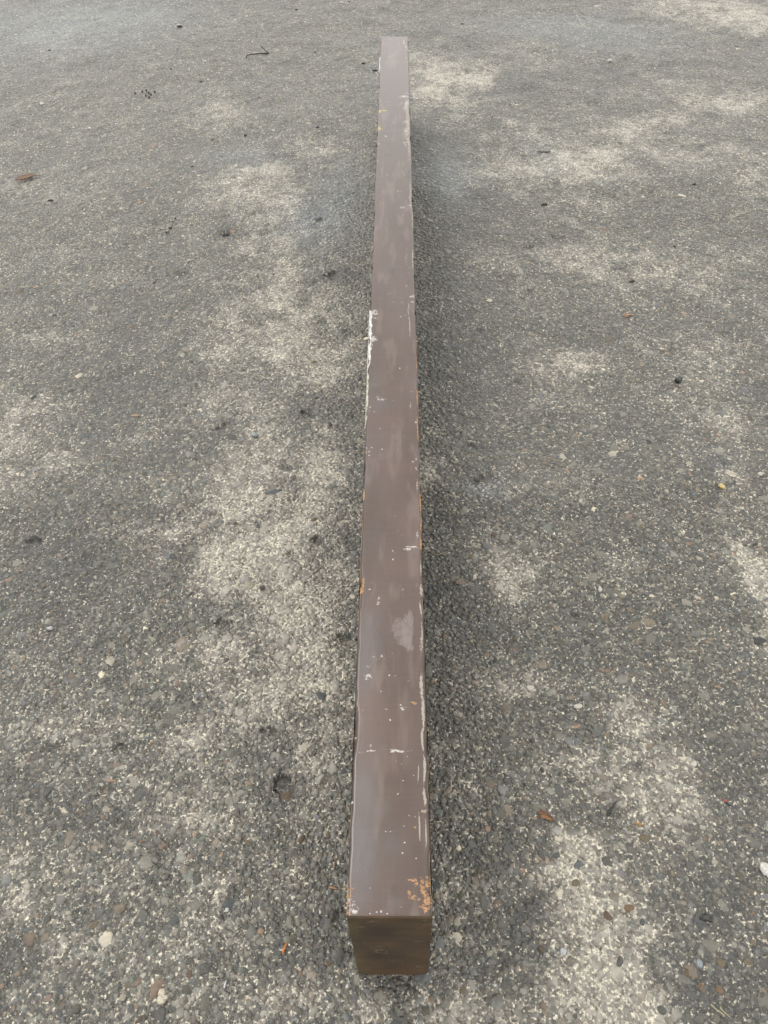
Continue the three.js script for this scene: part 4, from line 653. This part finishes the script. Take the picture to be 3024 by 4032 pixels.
{ // dried leaf, rolled into a boat, at the far left
  const g = new THREE.Group(), nu = 18, nv = 10, pos = [], uv = [], idx = []; put(g, -1.622, -3.643, 0.003, 0.42); tag(g, 'leaf', 'curled dry brown leaf with a stalk at the far left of the asphalt', 'leaf');
  for (const lay of [0, 1]) for (let i = 0; i <= nu; i++) for (let j = 0; j <= nv; j++) {
    const u = i / nu, v = j / nv * 2 - 1, w = 0.0155 * Math.pow(Math.sin(Math.PI * Math.min(1, 0.03 + u * 0.95)), 0.75), a = v * 1.25;
    const rr = w / 1.25 * 1.25, x = (u - 0.5) * 0.094, z = Math.sin(a) * rr, y = (1 - Math.cos(a)) * rr * (v < 0 ? 1.5 : 0.9) + 0.006 * Math.pow(u - 0.4, 2) * 4 + (noise(u * 9, v * 4 + 8) - 0.5) * 0.003 + lay * 0.0007;
    pos.push(x, y, z); uv.push(u, j / nv);
  }
  const row = nv + 1, lay = (nu + 1) * row;
  for (let i = 0; i < nu; i++) for (let j = 0; j < nv; j++) { const a = i * row + j; idx.push(a, a + row, a + 1, a + 1, a + row, a + row + 1, lay + a, lay + a + 1, lay + a + row, lay + a + 1, lay + a + row + 1, lay + a + row); }
  for (let i = 0; i < nu; i++) for (const j of [0, nv]) { const a = i * row + j; idx.push(a, lay + a, a + row, a + row, lay + a, lay + a + row); }
  const q = new THREE.BufferGeometry(); q.setAttribute('position', new THREE.Float32BufferAttribute(pos, 3)); q.setAttribute('uv', new THREE.Float32BufferAttribute(uv, 2)); q.setIndex(idx); q.computeVertexNormals();
  mesh('blade', q, stuff(0.40, 0.275, 0.21, 0.7, { side: THREE.DoubleSide }), g);
  tube([[0.045, 0.004, 0], [0.058, 0.005, 0.004], [0.078, 0.003, 0.002]], 0.0018, 0.001, stuff(0.22, 0.15, 0.11), g, 'stem', 10);
}
{ // bit of red plastic with a black tail
  const g = new THREE.Group(); put(g, 0.703, -0.625, 0.001, -0.9); tag(g, 'plastic_bit', 'tiny red and black bit of plastic at the lower right', 'plastic bit');
  mesh('red_tip', rock(81, 0.0036, 0.0022, 0.0024, 1), stuff(0.75, 0.06, 0.05, 0.4), g).position.set(-0.003, 0.0016, 0);
  const b = mesh('black_tail', wood(0.013, 0.0038, 0.0022, 82), stuff(0.025, 0.025, 0.028, 0.4), g); b.position.set(0.005, 0, 0.0005);
}
{ // catkin: pale stalk with dark beads
  const g = new THREE.Group(); put(g, -0.867, -3.150, 0.002, 1.45); tag(g, 'catkin', 'pale stalk with dark beads along it at the upper left', 'catkin');
  tube([[-0.05, 0.002, 0], [0, 0.003, 0.002], [0.055, 0.002, 0.001]], 0.0022, 0.0016, stuff(0.5, 0.48, 0.38), g, 'stalk', 12);
  const bead = rock(91, 0.0048, 0.004, 0.0042, 1), bm = stuff(0.03, 0.03, 0.028);
  for (const [x, z] of [[-0.056, -0.002], [-0.022, 0.001], [-0.02, 0.008], [0.03, 0], [0.06, 0.004]]) mesh('bead', bead, bm, g).position.set(x, 0.003, z);
}
// dark crumbs of bark scattered over the far part: build one, copy the rest
{
  const shapes = [rock(101, 0.018, 0.006, 0.011, 1, 0.4), rock(102, 0.014, 0.006, 0.009, 1, 0.4), rock(103, 0.022, 0.005, 0.008, 1, 0.4)], cm = stuff(0.055, 0.052, 0.048, 0.9);
  const one = [
    [0.034, -4.860, 1.05, 'dark bark crumb touching the left side of the beam near its far end'], [-0.030, -4.985, 0.9, 'dark bark crumb just beyond the one touching the beam, near its far end'],
    [-1.215, -5.745, 1.7, 'long dark bark crumb at the top left, beyond the bent twig'], [0.970, -2.606, 0.85, 'dark crumb at the right, above the crumpled orange brown bark bit'],
    [0.740, -3.234, 1.1, 'dark bark crumb right of the beam, below the grey wood splinter'], [-0.623, -3.060, 1.5, 'arched dark bark crumb left of the beam beside a pale dusty patch']];
  one.forEach(([x, z, k, label], i) => { const m = mesh('bark_crumb', shapes[(i + 2) % 3], cm); put(m, x, z, 0.003, i * 0.7 % 0.6 - 0.2); m.scale.setScalar(k * 0.8); tag(m, 'bark_crumb', label, 'bark crumb'); });
  const many = [[-1.16, -5.31], [-1.15, -4.98], [-0.47, -6.0], [-0.32, -5.18], [-0.12, -6.1], [-0.60, -4.52], [-0.27, -4.1], [-0.63, -4.03], [-0.85, -3.70], [-0.95, -4.78], [-1.62, -5.9], [-1.95, -5.35], [0.60, -5.6], [1.05, -5.1], [1.42, -3.35], [0.62, -4.15], [1.2, -2.85], [-1.45, -3.42]];
  const first = mesh('bark_crumb', shapes[1], cm);
  many.forEach(([x, z], i) => { const m = i ? first.clone() : first; m.geometry = shapes[i % 3]; put(m, x, z, 0.002, i * 1.3 % 0.8 - 0.4); m.scale.setScalar(0.36 + (i * 7 % 5) * 0.07); tag(m, 'bark_crumb', 'tiny dark bark crumb lying on the far part of the asphalt', 'bark crumb', 'tiny dark crumbs on the far asphalt'); });
}
// a small clump of seeds at the upper left
{
  const sd = mesh('seed', rock(111, 0.0065, 0.005, 0.005, 1), stuff(0.03, 0.03, 0.026, 0.6));
  [[-1.255, -4.64], [-1.235, -4.66], [-1.215, -4.62], [-1.200, -4.60], [-1.225, -4.585], [-1.185, -4.63], [-1.29, -4.62], [-1.205, -4.565]].forEach(([x, z], i) => { const m = i ? sd.clone() : sd; put(m, x, z, 0.004, i); tag(m, 'seed', 'dark round seed in the small clump at the upper left', 'seed', 'seeds in the clump'); });
}
renderer.render(scene, camera);
